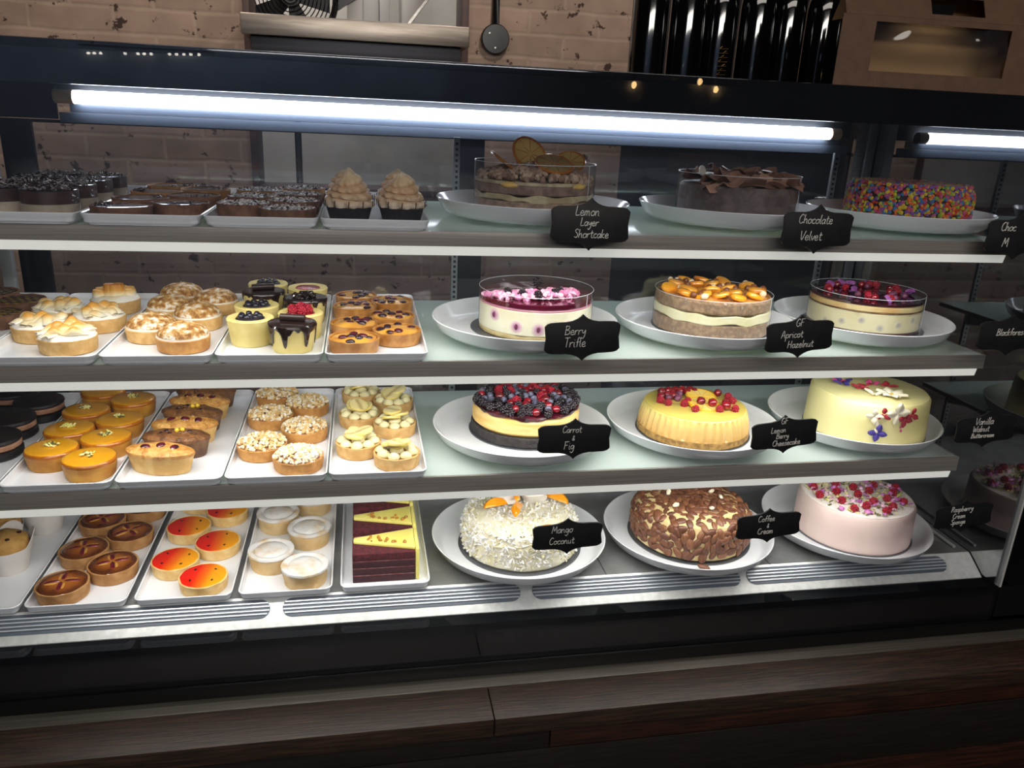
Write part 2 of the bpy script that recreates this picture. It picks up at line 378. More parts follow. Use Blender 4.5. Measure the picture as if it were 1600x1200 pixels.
# black conduit on the bricks
t = thing('conduit_box', 'black round junction box with conduit on the brick wall', 'junction box', (.105, 1.6, 1.05))
MB().lathe([(0, 0), (.042, 0), (.045, .004), (.045, .028), (.042, .032), (0, .033)], 32).build('box_body', BLACK, t, rot=(PI/2, 0, 0))
MB().tube([(0, -.016, .035), (.001, -.016, .3), (0, -.016, .93)], .0125, 12).build('conduit_pipe', BLACK, t)
for sx, sz in ((-.02, .015), (.0, -.027)):
    MB().lathe([(0, 0), (.004, 0), (.003, .002), (0, .0025)], 12).build('screw', STEEL, t, loc=(sx, -.033, sz), rot=(PI/2, 0, 0))

# ------------------------------------------------------------------ timber counter front
WOOD = M('counter_wood', '#3d2a20', '#1f1611', scale=5, stretch=(2.5, 40, 40), rough=.5, c3='#4a372c', lo=.35, hi=.6, bump=.25, bscale=8, detail=8)
WOOD2 = M('counter_wood_red', '#3a1d12', '#1f100a', scale=5, stretch=(2.2, 36, 36), rough=.5, lo=.35, hi=.6, bump=.25, bscale=8, detail=8)
WOOD3 = M('counter_wood_dark', '#1f1611', '#130d0a', scale=6, stretch=(2, 30, 30), rough=.55, lo=.35, hi=.6, bump=.25, bscale=8, detail=8)
t = thing('timber_counter', 'dark reclaimed timber counter front below the glass cake case', 'counter', (0, -.1, FZ))
def Cx(a, b, y_0, y_1, z0, z1, m, nm): MB().box((a, y_0+.1, z0-FZ), (b, y_1+.1, z1-FZ)).build(nm, m, t, bevel=.002)
Cx(-1.9, -.1285, -.116, -.0395, -.135, -.1005, WOOD, 'top_board'); Cx(-.127, 2.4, -.116, -.0395, -.135, -.1005, WOOD, 'top_board')
Cx(-1.9, -.032, -.106, -.08, -.178, -.1365, WOOD3, 'front_board'); Cx(-.03, 2.4, -.106, -.08, -.178, -.1365, WOOD2, 'front_board')
zz = -.18
for k, hgt in enumerate((.105, .12, .11, .12, .115)):
    Cx(-1.9, 2.4, -.105+.001*(k % 2), -.08, zz-hgt, zz-.0015, (WOOD3, WOOD2, WOOD3, WOOD, WOOD3)[k], 'front_board'); zz -= hgt
Cx(-1.9, 2.4, -.079, .64, FZ, -.136, BLACK, 'carcass')
Cx(-1.9, 2.4, -.0390, .64, -.1355, -.1000, M('ledge_steel', '#6a655e', '#5a554f', scale=5, stretch=(1.2, 60, 60), rough=.35, metal=.5), 'steel_ledge')

# ------------------------------------------------------------------ glass display case
XL, XR, YB, ZT = -1.13, .872, .672, .882
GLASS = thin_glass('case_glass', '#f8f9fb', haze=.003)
case = thing('display_case', 'long black framed glass cake display case with a lit tube inside', 'display case', (0, 0, -.0995))
CZ = .0995
def part(nm, mb, mat, parent=None, **k):
    o = mb.build(nm, mat, parent or case, **k)
    if parent is None: o.location.z += CZ
    return o
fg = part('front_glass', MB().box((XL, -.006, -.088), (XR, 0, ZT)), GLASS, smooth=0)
part('header_band', MB().box((XL, .0005, .831), (XR, .006, .8715)), BLACKG)
part('base_band', MB().box((XL, .0005, -.0985), (XR+.03, .029, -.001)), BLACKG)
part('base_rail', MB().box((XL, -.012, -.0985), (XR+.4, -.0065, -.074)), BLACK, bevel=.002)
part('top_panel', MB().box((XL-.01, .0005, .872), (XR+.01, YB+.03, ZT)), BLACKG, bevel=.001)
part('top_lining', MB().box((XL+.01, .0075, .866), (XR-.01, YB-.01, .8715)), M('lining_grey', '#5a5f66', rough=.5))
part('end_glass', MB().box((XR-.006, .001, .004), (XR-.0005, YB-.02, .865)), thin_glass('end_glass_tint', '#b9bfc4', rough=.02, refl=.42), smooth=0)
part('end_glass', MB().box((XL+.001, .001, .004), (XL+.006, YB-.02, .865)), thin_glass('end_glass_tint', '#b9bfc4', rough=.02, refl=.42), smooth=0)
part('corner_trim', MB().box((XR, -.007, -.0), (XR+.004, .004, .87)), M('trim_pale', '#d8d8d6', rough=.3, metal=.4))
part('end_frame', MB().box((XR+.005, -.006, -.07), (XR+.40, YB, -.001)), BLACK, bevel=.003)
# deck: flat tray floor of four panels, sloped front lip with the air vents
yf, zf, ys = .03, 0.0, .075
for a, b in ((XL+.01, -.49), (-.4885, .105), (.1065, .43), (.4315, XR-.008)):
    part('deck_panel', MB().box((a, ys+.001, .0), (b, YB-.025, DECK_Z)), STEELD, bevel=.0008)
lip = part('deck_lip', MB().prism([(yf, -.002), (yf, zf), (ys, DECK_Z), (ys, -.002)], XL+.01, XR-.008, 'x'), M('lip_white', '#e4e6e2', '#d6d8d4', scale=90, rough=.35, metal=.25, bump=.02))
sl = math.hypot(ys-yf, DECK_Z-zf); ang = math.atan2(DECK_Z-zf, ys-yf)
def vent(x0, x1, parent):
    r = .0165; c = (x0+x1)/2; L2 = (x1-x0)/2
    out = [(L2-r+r*math.cos(a), r*math.sin(a)) for a in [(-PI/2+PI*k/10) for k in range(11)]]+[(-L2+r+r*math.cos(a), r*math.sin(a)) for a in [(PI/2+PI*k/10) for k in range(11)]]
    m = MB().prism(out, .0002, .0012, 'z', 0)
    for q in (-.0095, -.0033, .0033, .0095):
        hw = L2-r+math.sqrt(max(0, r*r-q*q))-.001
        m.box((-hw, q-.0011, .0012), (hw, q+.0011, .003), 1)
    o = m.build('vent_grille', [M('vent_dark', '#59626c', rough=.5), M('vent_bar', '#d3d8dc', rough=.35, metal=.4)], parent, smooth=0)
    t_ = .60; o.location = (c, yf+t_*(ys-yf), zf+t_*(DECK_Z-zf)); o.rotation_euler = (ang, 0, 0)
for a, b in ((-.915, -.486), (-.466, -.058), (-.037, .362), (.375, .80)): vent(a, b, lip)
part('runner', MB().tube([(.842, .09, .034), (.842, .40, .034)], .003, 8), M('runner_pale', '#e0e0de', rough=.3, metal=.5))
# rear sliding doors: navy stiles, glass, header
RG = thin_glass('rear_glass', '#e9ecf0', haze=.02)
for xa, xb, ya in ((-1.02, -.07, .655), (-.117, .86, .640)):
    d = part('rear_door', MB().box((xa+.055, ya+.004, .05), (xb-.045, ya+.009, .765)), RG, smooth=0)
    f = MB().box((xa, ya, .035), (xa+.058, ya+.013, .772)).box((xb-.047, ya, .035), (xb, ya+.013, .772)).box((xa+.058, ya, .035), (xb-.047, ya+.013, .06)).box((xa+.058, ya, .7655), (xb-.047, ya+.013, .772))
    f.build('door_frame', STILE, d, bevel=.0015)
HD = M('header_alu', '#566070', rough=.4, metal=.1)
part('door_header', MB().box((-.90, .632, .768), (.80, .639, .787)).box((-.88, .634, .7875), (.78, .640, .8035)), HD, bevel=.001)
part('rear_fascia', MB().box((-1.0, .6462, .804), (.81, .654, .8655)), M('fascia_grey', '#30343a', rough=.5), bevel=.001)
part('frame_post', MB().box((XL, .63, .03), (-1.055, .67, .866)), STEEL, bevel=.002)
part('frame_post', MB().box((-1.044, .622, .03), (-1.0215, .639, .866)), M('post_pale', '#a9adb0', rough=.4, metal=.15), bevel=.002)
part('frame_post', MB().box((-1.02, .6405, .7735), (-.905, .6455, .866)), STILE)
part('frame_post', MB().box((.815, .625, .03), (.838, .638, .866)), STEEL, bevel=.001)
part('frame_post', MB().box((.842, .62, .03), (.864, .66, .866)), M('post_grey', '#7f8488', rough=.35, metal=.6), bevel=.002)
for x in (-.142, .662):
    u = MB().box((x-.006, .449, DECK_Z), (x+.006, .457, .775))
    for k in range(70): u.box((x-.0025, .4484, .05+k*.0103), (x+.0025, .4491, .055+k*.0103), 1)
    part('shelf_upright', u, [M('post_grey', '#7f8488', rough=.35, metal=.6), BLACK], smooth=0)
tb = part('lamp_batten', MB().box((-.9, .60, .8385), (.77, .645, .8655)), M('batten_grey', '#50555c', rough=.4), bevel=.003)
tube = part('light_tube', MB().tube([(-.865, .62, .816), (.74, .62, .812)], .0125, 16), emitter('tube_glow', '#f4f8ff', TUBE_STRENGTH))
for xa, xb in ((-.90, -.866), (.741, .765)):
    MB().tube([(xa, .62, .816 if xa < 0 else .812), (xb, .62, .816 if xa < 0 else .812)], .0128, 16).build('tube_cap', M('cap_tan', '#c9a98c', rough=.3), tube)

# glass shelves
FROST = frosted('frosted_glass')
LIPM = M('lip_mirror', '#e8e8e2', rough=.18, metal=.85)
words = ('top', 'second', 'third')
for z, wd, xe, rh in zip(SHELF_Z, words, (.752, .750, .747), RAIL_H):
    s = thing('glass_shelf', f'frosted green glass shelf with brushed steel front rail, {wd} from the top of the case', 'shelf', (0, 0, z), 0, 'glass shelves in the cake case')
    MB().box((-1.09, .0355, -.008), (xe-.004, .448, 0)).build('glass_panel', FROST, s, bevel=.0008)
    MB().prism([(.030, 0), (.030, -rh), (.033, -rh), (.033, -.009), (.060, -.009), (.060, -.0085), (.0345, -.0085), (.0345, 0)], -1.09, xe, 'x').build('front_rail', STEELR, s, bevel=.0004)
    MB().prism([(.0295, -rh-.0003), (.0325, -rh-.0135), (.0345, -rh-.0135), (.0325, -rh-.0003)], -1.09, xe-.012, 'x').build('glowing_lip', emitter('lip_glow_%s' % wd, '#f2f1e6', .42), s)  # lip made to glow, standing in for blurred reflections of the pastries below
    for bxx in (-.142, .662):
        MB().prism([(.10, -.0085), (.4475, -.0085), (.4475, -.055), (.40, -.045), (.10, -.016)], bxx-.0015, bxx+.0015, 'x').build('bracket', STEEL, s)
    MB().box((xe-.0035, .036, -.0085), (xe, .448, .0)).build('end_rail', STEELR, s)
# ------------------------------------------------------------------ trays
PORC = M('white_porcelain', '#e9ebee', rough=.14, spec=.5)
TRW, TRL, TRH = .1540, .410, .016
def rrect(w, l, r, n=5):
    o = []
    for cx, cy, a0 in ((w-r, l-r, 0), (-w+r, l-r, PI/2), (-w+r, -l+r, PI), (w-r, -l+r, 3*PI/2)):
        o += [(cx+r*math.cos(a0+PI/2*k/n), cy+r*math.sin(a0+PI/2*k/n)) for k in range(n+1)]
    return o
def tray_mesh():
    lv = [(-.008, 0, .010), (-.002, .009, .013), (0, TRH-.001, .014), (-.0012, TRH, .0135), (-.0028, TRH-.001, .012), (-.0033, .006, .010), (-.0046, .0035, .008)]
    V, F = [], []; n = None
    for d, z, r in lv:
        o = rrect(TRW/2+d, TRL/2+d, r); n = len(o); V += [(x, y, z) for x, y in o]
    for i in range(len(lv)-1):
        for k in range(n): F.append((i*n+k, i*n+(k+1) % n, (i+1)*n+(k+1) % n, (i+1)*n+k))
    F.append(tuple(range(n))[::-1]); F.append(tuple((len(lv)-1)*n+k for k in range(n)))
    return MB().add(V, F).mesh('serving_tray', PORC, smooth=35)
TRAY = tray_mesh()
TX = (-.93, -.774, -.617, -.461, -.305); TX4 = (-.947, -.788, -.624, -.461, -.294)
def tray(x, y, z, what):
    tag(put('serving_tray', TRAY, None, (x, y, z)), 'white rectangular tray holding '+what, 'tray', 'white pastry trays')
HOLD = (('chocolate and cream mousse cups on the top shelf', 'smooth glazed chocolate tarts', 'chocolate tarts with white flakes', 'dark cupcakes with tall coffee swirls'),
        ('yellow tarts with dark drizzled lines', 'torched meringue fold tarts', 'toasted dome tarts', 'little yellow cheesecakes', 'berry clafoutis tarts'),
        ('dark chocolate sandwich cookies', 'glossy yellow pistachio cakes', 'oval friand cakes', 'sugared crumble tarts', 'banana cream tarts'),
        ('paper wrapped muffins', 'brown glazed plum tarts', 'red and orange glazed tarts', 'sugar dusted mince pies', 'red velvet cake slices'))
for k in range(4): tray(TX[k+1], .224, SHELF_Z[0]+.0005, HOLD[0][k])
for rw in (1, 2):
    for k in range(5): tray(TX[k], .226, SHELF_Z[rw]+.0005, HOLD[rw][k])
for k in range(5): tray(TX4[k], .268, DECK_Z+.0005, HOLD[3][k])
SZ = [z+.0042 for z in SHELF_Z]+[DECK_Z+.0042]

ORD = ('nearest', 'second', 'third', 'fourth', 'fifth')
def side_labels(P, cx, base, tail):
    """tells equal pastries of one tray apart: which lengthwise row, how far back"""
    out = [None]*len(P)
    for sd, nm in ((-1, 'left'), (1, 'right')):
        ix = sorted([i for i, p in enumerate(P) if (p[0]-cx)*sd > 0], key=lambda i: P[i][1])
        for q, i in enumerate(ix):
            w_ = 'rearmost' if q == len(ix)-1 and q > 0 else ORD[q]
            out[i] = f'{base}, {w_} in {nm} row of tray'
    return out
CRUST = M('crust_gold', '#c8934f', '#b37b3c', scale=70, rough=.7, bump=.35, bscale=300)
CRUSTP = M('crust_pale', '#d9b274', '#c69a58', scale=70, rough=.75, bump=.35, bscale=300)
CRUSTB = M('crust_brown', '#7a5640', '#5f402e', scale=70, rough=.75, bump=.35, bscale=300)
CRUSTC = M('crust_tan', '#b98a55', '#a2723f', scale=60, rough=.7, bump=.35, bscale=300)
def crust(root, R, h, mat, wall=.004, depth=.005, seed=0, name='crust', flare=.93):
    def wob(a, i, r, z):
        k = 1+.012*NZ(math.cos(a)*2+seed*5, math.sin(a)*2, z*60); return r*k, z+(.0008*NZ(math.cos(a)*3+seed, math.sin(a)*3, 9) if z > h*.6 else 0)
    return MB().lathe([(0, 0), (R*flare-.002, 0), (R*flare, .0015), (R*(flare+1)/2, h*.5), (R-.0008, h-.002), (R-.0006, h), (R-.002, h+.0008), (R-wall, h), (R-wall-.0005, h-depth), (0, h-depth)], 44, wob=wob).build(name, mat, root)
def disc(root, name, R, z, dome, mat, lip=0.0, wobz=0, seed=0, n=5, **k):
    pr = [(0, z-.001), (R, z-.001), (R, z)]+[(R*math.cos(PI/2*q/n)**.8 if q < n else 0, z+dome*math.sin(PI/2*q/n)) for q in range(1, n+1)]
    wb_ = (lambda a, i, r, zz: (r, zz+(wobz*NZ(r*40*math.cos(a)+seed, r*40*math.sin(a), seed) if i > 2 else 0))) if wobz else None
    return MB().lathe(pr, 40, wob=wb_).build(name, mat, root, **k)
def bits(n, rnd, where, size, mats_n, kind='chip'):
    """a scatter of small chips, flakes or crumbs in one mesh (nobody could count them)"""
    m = MB()
    for _ in range(n):
        p = where(rnd); s_ = size*rnd.uniform(.6, 1.3); e = Euler((rnd.uniform(-.7, .7), rnd.uniform(-.7, .7), rnd.uniform(0, 6.3)))
        if kind == 'crumb': m.ell(p, (s_, s_*rnd.uniform(.7, 1), s_*rnd.uniform(.6, 1)), e, 6, 4, rnd.randrange(mats_n), nz=.25, seed=rnd.random()*50)
        elif kind == 'flake':
            m.box((-s_, -s_*.45, -s_*.09), (s_, s_*.45, s_*.09), rnd.randrange(mats_n), e, p)
        elif kind == 'ball': m.ell(p, (s_, s_, s_), None, 6, 4, rnd.randrange(mats_n))
        else: m.box((-s_, -s_*.3, -s_*.22), (s_, s_*.3, s_*.22), rnd.randrange(mats_n), e, p)
    return m
def in_disc(R, z, dome=0, jit=.001):
    def f(rd):
        a = rd.uniform(0, 2*PI); r = R*math.sqrt(rd.random()); return (r*math.cos(a), r*math.sin(a), z+dome*(1-(r/R)**2)+rd.uniform(0, jit))
    return f

# shared berry meshes
def drupelet(n=26, seed=1):
    m = MB(); rd = R_(seed)
    for i in range(n):
        t = math.acos(1-1.75*(i+.5)/n); a = i*2.39996
        m.ell((.0062*math.sin(t)*math.cos(a), .0062*math.sin(t)*math.sin(a), .0072*math.cos(t)), (.0024,)*3, None, 7, 5)
    m.ell((0, 0, 0), (.0062, .0062, .0072), None, 10, 6)
    return m
RASP_R = M('raspberry_red', '#a51c30', '#7c1022', scale=200, rough=.4, spec=.4)
CHERRY_R = M('cherry_red', '#8e1220', '#5d0a14', scale=60, rough=.12, coat=.6)
BLUE_B = M('blueberry_dark', '#1c1a2b', '#0f0d18', scale=60, rough=.25, coat=.3)
BLUE_F = M('blueberry_frost', '#77788c', '#33344a', scale=90, rough=.6)
BLACK_B = M('blackberry_dark', '#20121c', '#120a10', scale=80, rough=.22, coat=.4)
MAUVE_B = M('currant_mauve', '#7d4c66', '#5a2038', scale=90, rough=.4)
RASPM = drupelet().mesh('raspberry', RASP_R); BLACKM = drupelet(24, 2).mesh('blackberry', BLACK_B)
def ball_mesh(nm, mat, r=.0065):
    return MB().ell((0, 0, 0), (r, r, r*.93), None, 16, 10).ell((0, 0, r*.9), (r*.3, r*.3, r*.12), None, 8, 5).mesh(nm, mat)
CHERRYM = ball_mesh('cherry', CHERRY_R, .0075); BLUEM = ball_mesh('blueberry', BLUE_B, .0058); BLUEFM = ball_mesh('blueberry', BLUE_F, .006); MAUVEM = ball_mesh('currant', MAUVE_B, .0062)
def berry(nm, me, root, p, rd=None, s=1, label=None):
    o = put(nm, me, root, p, (rd.uniform(-.8, .8), rd.uniform(-.8, .8), rd.uniform(0, 6)) if rd else (0, 0, 0), s)
    if label: o['label'] = label
    return o

# ------------------------------------------------------------------ top shelf pastries
MOUS1 = M('mousse_cream', '#c3b29b', '#b3a189', scale=50, rough=.5); MOUS2 = M('mousse_choc', '#4d332c', '#402a24', scale=50, rough=.45)
GLZ = M('choc_glaze_dark', '#2a1b1b', rough=.08, coat=.6); CURL = M('choc_curl', '#1f1312', '#3a2722', scale=200, rough=.35); WHITEF = M('white_flake', '#e9e6e2', rough=.6)
WRAP = thin_glass('acetate', '#f6f8fa', rough=.02)
P = [(-.7392, .064), (-.8088, .086), (-.7392, .143), (-.7392, .222), (-.7392, .301), (-.8088, .165), (-.8088, .244), (-.8088, .323)]
LB = side_labels(P, TX[1], 'layered mousse cup in clear wrap', 'its top shelf tray')
for i, (x, y) in enumerate(P):
    rd = R_(i); t = thing('mousse_cup', LB[i], 'dessert', (x, y, SZ[0]), rd.uniform(0, 6), 'mousse cups'); Rr = .0359
    MB().lathe([(0, 0), (Rr, 0), (Rr, .0205), (0, .0205)], 40).build('cream_layer', MOUS1, t)
    MB().lathe([(0, .0206), (Rr, .0206), (Rr, .0375), (0, .0375)], 40).build('chocolate_layer', MOUS2, t)
    disc(t, 'glaze', Rr-.0005, .0386, .0006, GLZ)
    stuff(bits(60, rd, in_disc(.032, .0402, 0, .002), .0026, 2).build('chocolate_curls', [CURL, M('curl_grey', '#8d8480', rough=.4)], t, recalc=False, smooth=0))
    MB().lathe([(Rr+.0005, .0002), (Rr+.0005, .043)], 40).build('clear_wrap', WRAP, t, recalc=False)
GLZT = M('choc_glaze_tart', '#33221f', '#2a1b18', scale=30, rough=.07, coat=.7)
P = [(-.650, .064), (-.584, .115), (-.650, .167), (-.584, .219), (-.650, .271), (-.584, .323), (-.649, .375)]
LB = side_labels(P, TX[2], 'smooth glazed chocolate tart', 'its top shelf tray')
for i, (x, y) in enumerate(P):
    rd = R_(i+20); t = thing('chocolate_tart', LB[i], 'tart', (x, y, SZ[0]), rd.uniform(0, 6), 'glazed chocolate tarts')
    crust(t, .0405, .019, CRUSTC if i > 3 else CRUSTB, seed=i, wall=.0032, depth=.0012); disc(t, 'chocolate_filling', .0370, .0180, .0014, GLZT)
    a0 = rd.uniform(0, 6)
    def edge(r_): 
        a = a0+r_.uniform(-.9, .9); q = r_.uniform(.020, .035); return (q*math.cos(a), q*math.sin(a), .0200+r_.uniform(0, .002))
    stuff(bits(34, rd, edge, .0018, 1).build('chocolate_crumbs', CURL, t, recalc=False, smooth=0))
P = [(-.428, .064), (-.494, .115), (-.428, .167), (-.494, .219), (-.428, .271), (-.494, .323), (-.428, .375)]
LB = side_labels(P, TX[3], 'chocolate tart covered in white flakes', 'its top shelf tray')
for i, (x, y) in enumerate(P):
    rd = R_(i+40); t = thing('flaked_tart', LB[i], 'tart', (x, y, SZ[0]), rd.uniform(0, 6), 'flaked chocolate tarts')
    crust(t, .0405, .0205, CRUSTB if i < 5 else CRUSTC, seed=i+9, wall=.0032, depth=.0015); disc(t, 'chocolate_filling', .0368, .0193, .0014, MOUS2)
    stuff(bits(210, rd, in_disc(.036, .0208, .001, .0015), .0021, 3, 'flake').build('flake_topping', [WHITEF, CURL, M('flake_grey', '#b3aaa5', rough=.6)], t, recalc=False, smooth=0))
SWIRL = axis_ramp('coffee_swirl', [(.022, '#d6c6b2'), (.036, '#c9ad8c'), (.050, '#c49f78'), (.062, '#cdb08a'), (.076, '#e2cfae')], 2, .5, 0, 130, .22, .2)
CUPB = M('cup_cake_black', '#1b1517', '#0f0c0e', scale=120, rough=.8, bump=.6, bscale=220); LINER = M('cup_liner', '#211c1f', rough=.55)
P = [(-.342, .073), (-.266, .080), (-.343, .158), (-.267, .165)]
LB = side_labels(P, TX[4], 'dark cupcake with tall coffee coloured swirl', 'its top shelf tray')
for i, (x, y) in enumerate(P):
    rd = R_(i+60); t = thing('swirl_cupcake', LB[i], 'cupcake', (x, y, SZ[0]), rd.uniform(0, 6), 'coffee swirl cupcakes')
    MB().lathe([(0, 0), (.026, 0), (.0325, .024), (.0315, .0245), (.026, .003), (0, .003)], 72, wob=lambda a, j, r, z: (r*(1+.022*(math.sin(a*24) if r > .02 else 0)), z)).build('paper_liner', LINER, t)
    disc(t, 'cake_top', .0318, .020, .010, CUPB, wobz=.002, seed=i)
    z0 = .024; m = MB()
    pr = [(0, 0), (.0325, .0), (.0348, .004), (.0342, .009), (.0300, .0125), (.0285, .0128), (.0312, .0150), (.0305, .0195), (.0255, .0225), (.0235, .0228), (.0258, .0250), (.0248, .0290), (.0195, .0320), (.0178, .0323), (.0192, .0345), (.0175, .0385), (.0105, .0420), (.0060, .0450), (.0015, .0490), (0, .0495)]
    def ruf(a, j, r, z, i=i):
        k = 1+.055*math.sin(a*11+z*260)+.06*NZ(2*math.cos(a)+i, 2*math.sin(a), z*40); return r*k, z0+z+.0035*math.sin(a+i+z*70)*(1 if .002 < z < .044 else 0)
    m.lathe(pr, 66, wob=ruf).build('cream_swirl', SWIRL, t, smooth=60)
    m = MB()
    for k in range(11):
        a = k*.57; m.tube([((.0372-.10*abs(z-.004))*math.cos(a+z*3), (.0372-.10*abs(z-.004))*math.sin(a+z*3), z0+.001+z) for z in (0, .003, .006, .009)], .0007, 5)
    m.build('chocolate_drizzle', CURL, t)

# ------------------------------------------------------------------ second shelf pastries
LINEY = M('custard_yellow', '#c9b04e', '#b39a3e', scale=30, rough=.25, coat=.2)
P = [(-.902, .338), (-.966, .395), (-.905, .245)]
LB = ['yellow tart with dark drizzled lines, middle one of three at the left end', 'yellow tart with dark drizzled lines, farthest back of three at the left end', 'yellow tart with dark drizzled lines, nearest of three at the left end']
for i, (x, y) in enumerate(P):
    t = thing('drizzle_tart', LB[i], 'tart', (x, y-.006, SZ[1]), .2*i, 'yellow drizzle tarts')
    crust(t, .0405, .023, CRUSTB, seed=i); disc(t, 'custard_filling', .0362, .020, .002, LINEY)
    m = MB()
    for a in (0, 1.05):
        for q in (-.024, -.012, 0, .012, .024):
            L2 = math.sqrt(.035**2-q*q); m.tube([Matrix.Rotation(a, 3, 'Z') @ Vector((L2*s_, q, .0222+.0006*(1-abs(s_)))) for s_ in (-1, -.5, 0, .5, 1)], .0009, 5)
    m.build('chocolate_drizzle', CURL, t)
MERING = axis_ramp('torched_meringue', [(.018, '#f1ece2'), (.0275, '#f1ebdd'), (.033, '#ecd9aa'), (.039, '#d9a24c'), (.050, '#b8742c')], 2, .4, .2, 48, .22, .1)
P = [(-.753, .102), (-.812, .168), (-.745, .224), (-.752, .345), (-.817, .268)]
LB = ['torched meringue tart with broad folds, nearest of the meringue tarts', 'torched meringue tart with curling folds, second and left of the nearest', 'torched meringue tart with a white swirl, third from the front', 'meringue tart of tall golden petals, farthest back of the meringue tarts', 'pale torched meringue tart behind the left-hand curling one']
for i, (x, y) in enumerate(P):
    rd = R_(i+80); t = thing('meringue_tart', LB[i], 'tart', (x, y-.006, SZ[1]), 0, 'torched meringue tarts')
    crust(t, .041, .022, CRUSTP, seed=i+3)
    m = MB()
    m.lathe([(0, .0195), (.0372, .0195), (.0392, .0225), (.036, .027), (.024, .031), (0, .032)], 40, wob=lambda a, j, r, z: (r*(1+.03*NZ(3*math.cos(a)+i, 3*math.sin(a))), z))
    if i == 3:
        for q in range(9):
            a = q*.7; rr = .024 if q < 6 else .009; hgt = .016 if q < 6 else .026
            m.lathe([(0, 0), (.0095, 0), (.0115, hgt*.5), (.010, hgt), (.0065, hgt*.94), (.004, hgt*.7), (0, hgt*.65)], 18, c=(rr*math.cos(a), rr*math.sin(a), .024))
    else:
        # wide ribbon folds laid over the tart by a palette knife
        for q in range(5):
            a = rd.uniform(0, PI); off = -.022+.011*q; ph = rd.uniform(0, 6); ht = rd.uniform(.012, .019)
            Rm = Matrix.Rotation(a*.25+i, 3, 'Z')
            def fold(u, v, off=off, ph=ph, Rm=Rm, ht=ht):
                L2 = math.sqrt(max(.0004, .0375**2-off*off)); s_ = (u-.5)*2; c_ = v*2*PI
                w_ = .0088*(1-.35*s_*s_); x_ = s_*L2; yy = off+w_*math.cos(c_)+.004*math.sin(s_*4+ph); z_ = .027+ht*(1-s_*s_*.75)*(.45+.55*math.sin(s_*3.1+ph)**2)*(.5+.5*math.sin(c_))
                return Rm @ Vector((x_, yy, z_))
            m.grid(fold, 18, 14)
    m.build('meringue', MERING, t, loc=(0, 0, .0))
TOAST = M('toasted_dome', '#f0e8d8', '#cf9f56', scale=110, rough=.55, lo=.37, hi=.50, c3='#95602c', bump=.9, bscale=330, detail=9, bdist=.004)
DOMEW = M('marshmallow_white', '#eee7da', rough=.6)
P = [(-.593, .104), (-.650, .161), (-.595, .232), (-.650, .293), (-.5835, .340), (-.6505, .389)]
LB = side_labels(P, TX[2], 'round tart with speckled toasted dome', 'its tray')
for i, (x, y) in enumerate(P):
    rd = R_(i+100); t = thing('toasted_dome_tart', LB[i], 'tart', (x, y-.006, SZ[1]), rd.uniform(0, 6), 'toasted dome tarts')
    crust(t, .0398, .020, CRUSTP if i else CRUST, seed=i+30)
    MB().lathe([(0, .0155), (.0352, .0155), (.0378, .019), (.0372, .0232), (.03, .0232), (0, .0232)], 40, wob=lambda a, j, r, z: (r*(1+.012*NZ(4*math.cos(a)+i, 4*math.sin(a))), z)).build('marshmallow_rim', DOMEW, t)
    pr = [(0, .0232), (.0366, .0234)]+[(.0366*math.cos(PI/2*k/8), .0234+.0185*math.sin(PI/2*k/8)) for k in range(1, 8)]+[(.002, .043), (0, .0455)]
    MB().lathe(pr, 48, wob=lambda a, j, r, z: (r*(1+.02*NZ(9*math.cos(a)+i, 9*math.sin(a), j*.9)), z+.0012*NZ(8*math.cos(a)*r*30, 8*math.sin(a)*r*30, i))).build('toasted_dome', TOAST, t)
CHEESE = M('cheesecake_yellow', '#e3d288', '#d6c275', scale=40, rough=.55, bump=.15, bscale=200); BLUEJ = M('blueberry_glaze', '#191522', '#2c2233', scale=140, rough=.08, coat=.6, bump=.6, bscale=160)
REDJ = M('raspberry_glaze', '#a81d2e', '#7d0f1f', scale=160, rough=.12, coat=.5, bump=.8, bscale=170); CHOCG = M('choc_ganache', '#1d1210', '#2b1c18', scale=20, rough=.12, coat=.4)
P = [(-.498, .133), (-.432, .095), (-.498, .218), (-.424, .167), (-.498, .321), (-.423, .270), (-.498, .394), (-.424, .360)]
KD = ['blue', 'choc', 'blue', 'red', 'choc', 'choc', 'blue', 'redj']
CL = ['yellow cheesecake with dark blueberry glaze, nearest of the blueberry ones', 'cheesecake dripping with dark chocolate, nearest, with a chocolate roll on top', 'yellow cheesecake with dark blueberry glaze, second of the blueberry ones', 'yellow cheesecake topped with bright red raspberries behind the nearest chocolate one', 'chocolate coated cheesecake with a roll, behind the second blueberry cheesecake', 'chocolate coated cheesecake with bumpy top, behind the raspberry cheesecake', 'yellow cheesecake with blueberry glaze, farthest back in its tray', 'yellow cheesecake with dark red jam well, at the back of its tray']
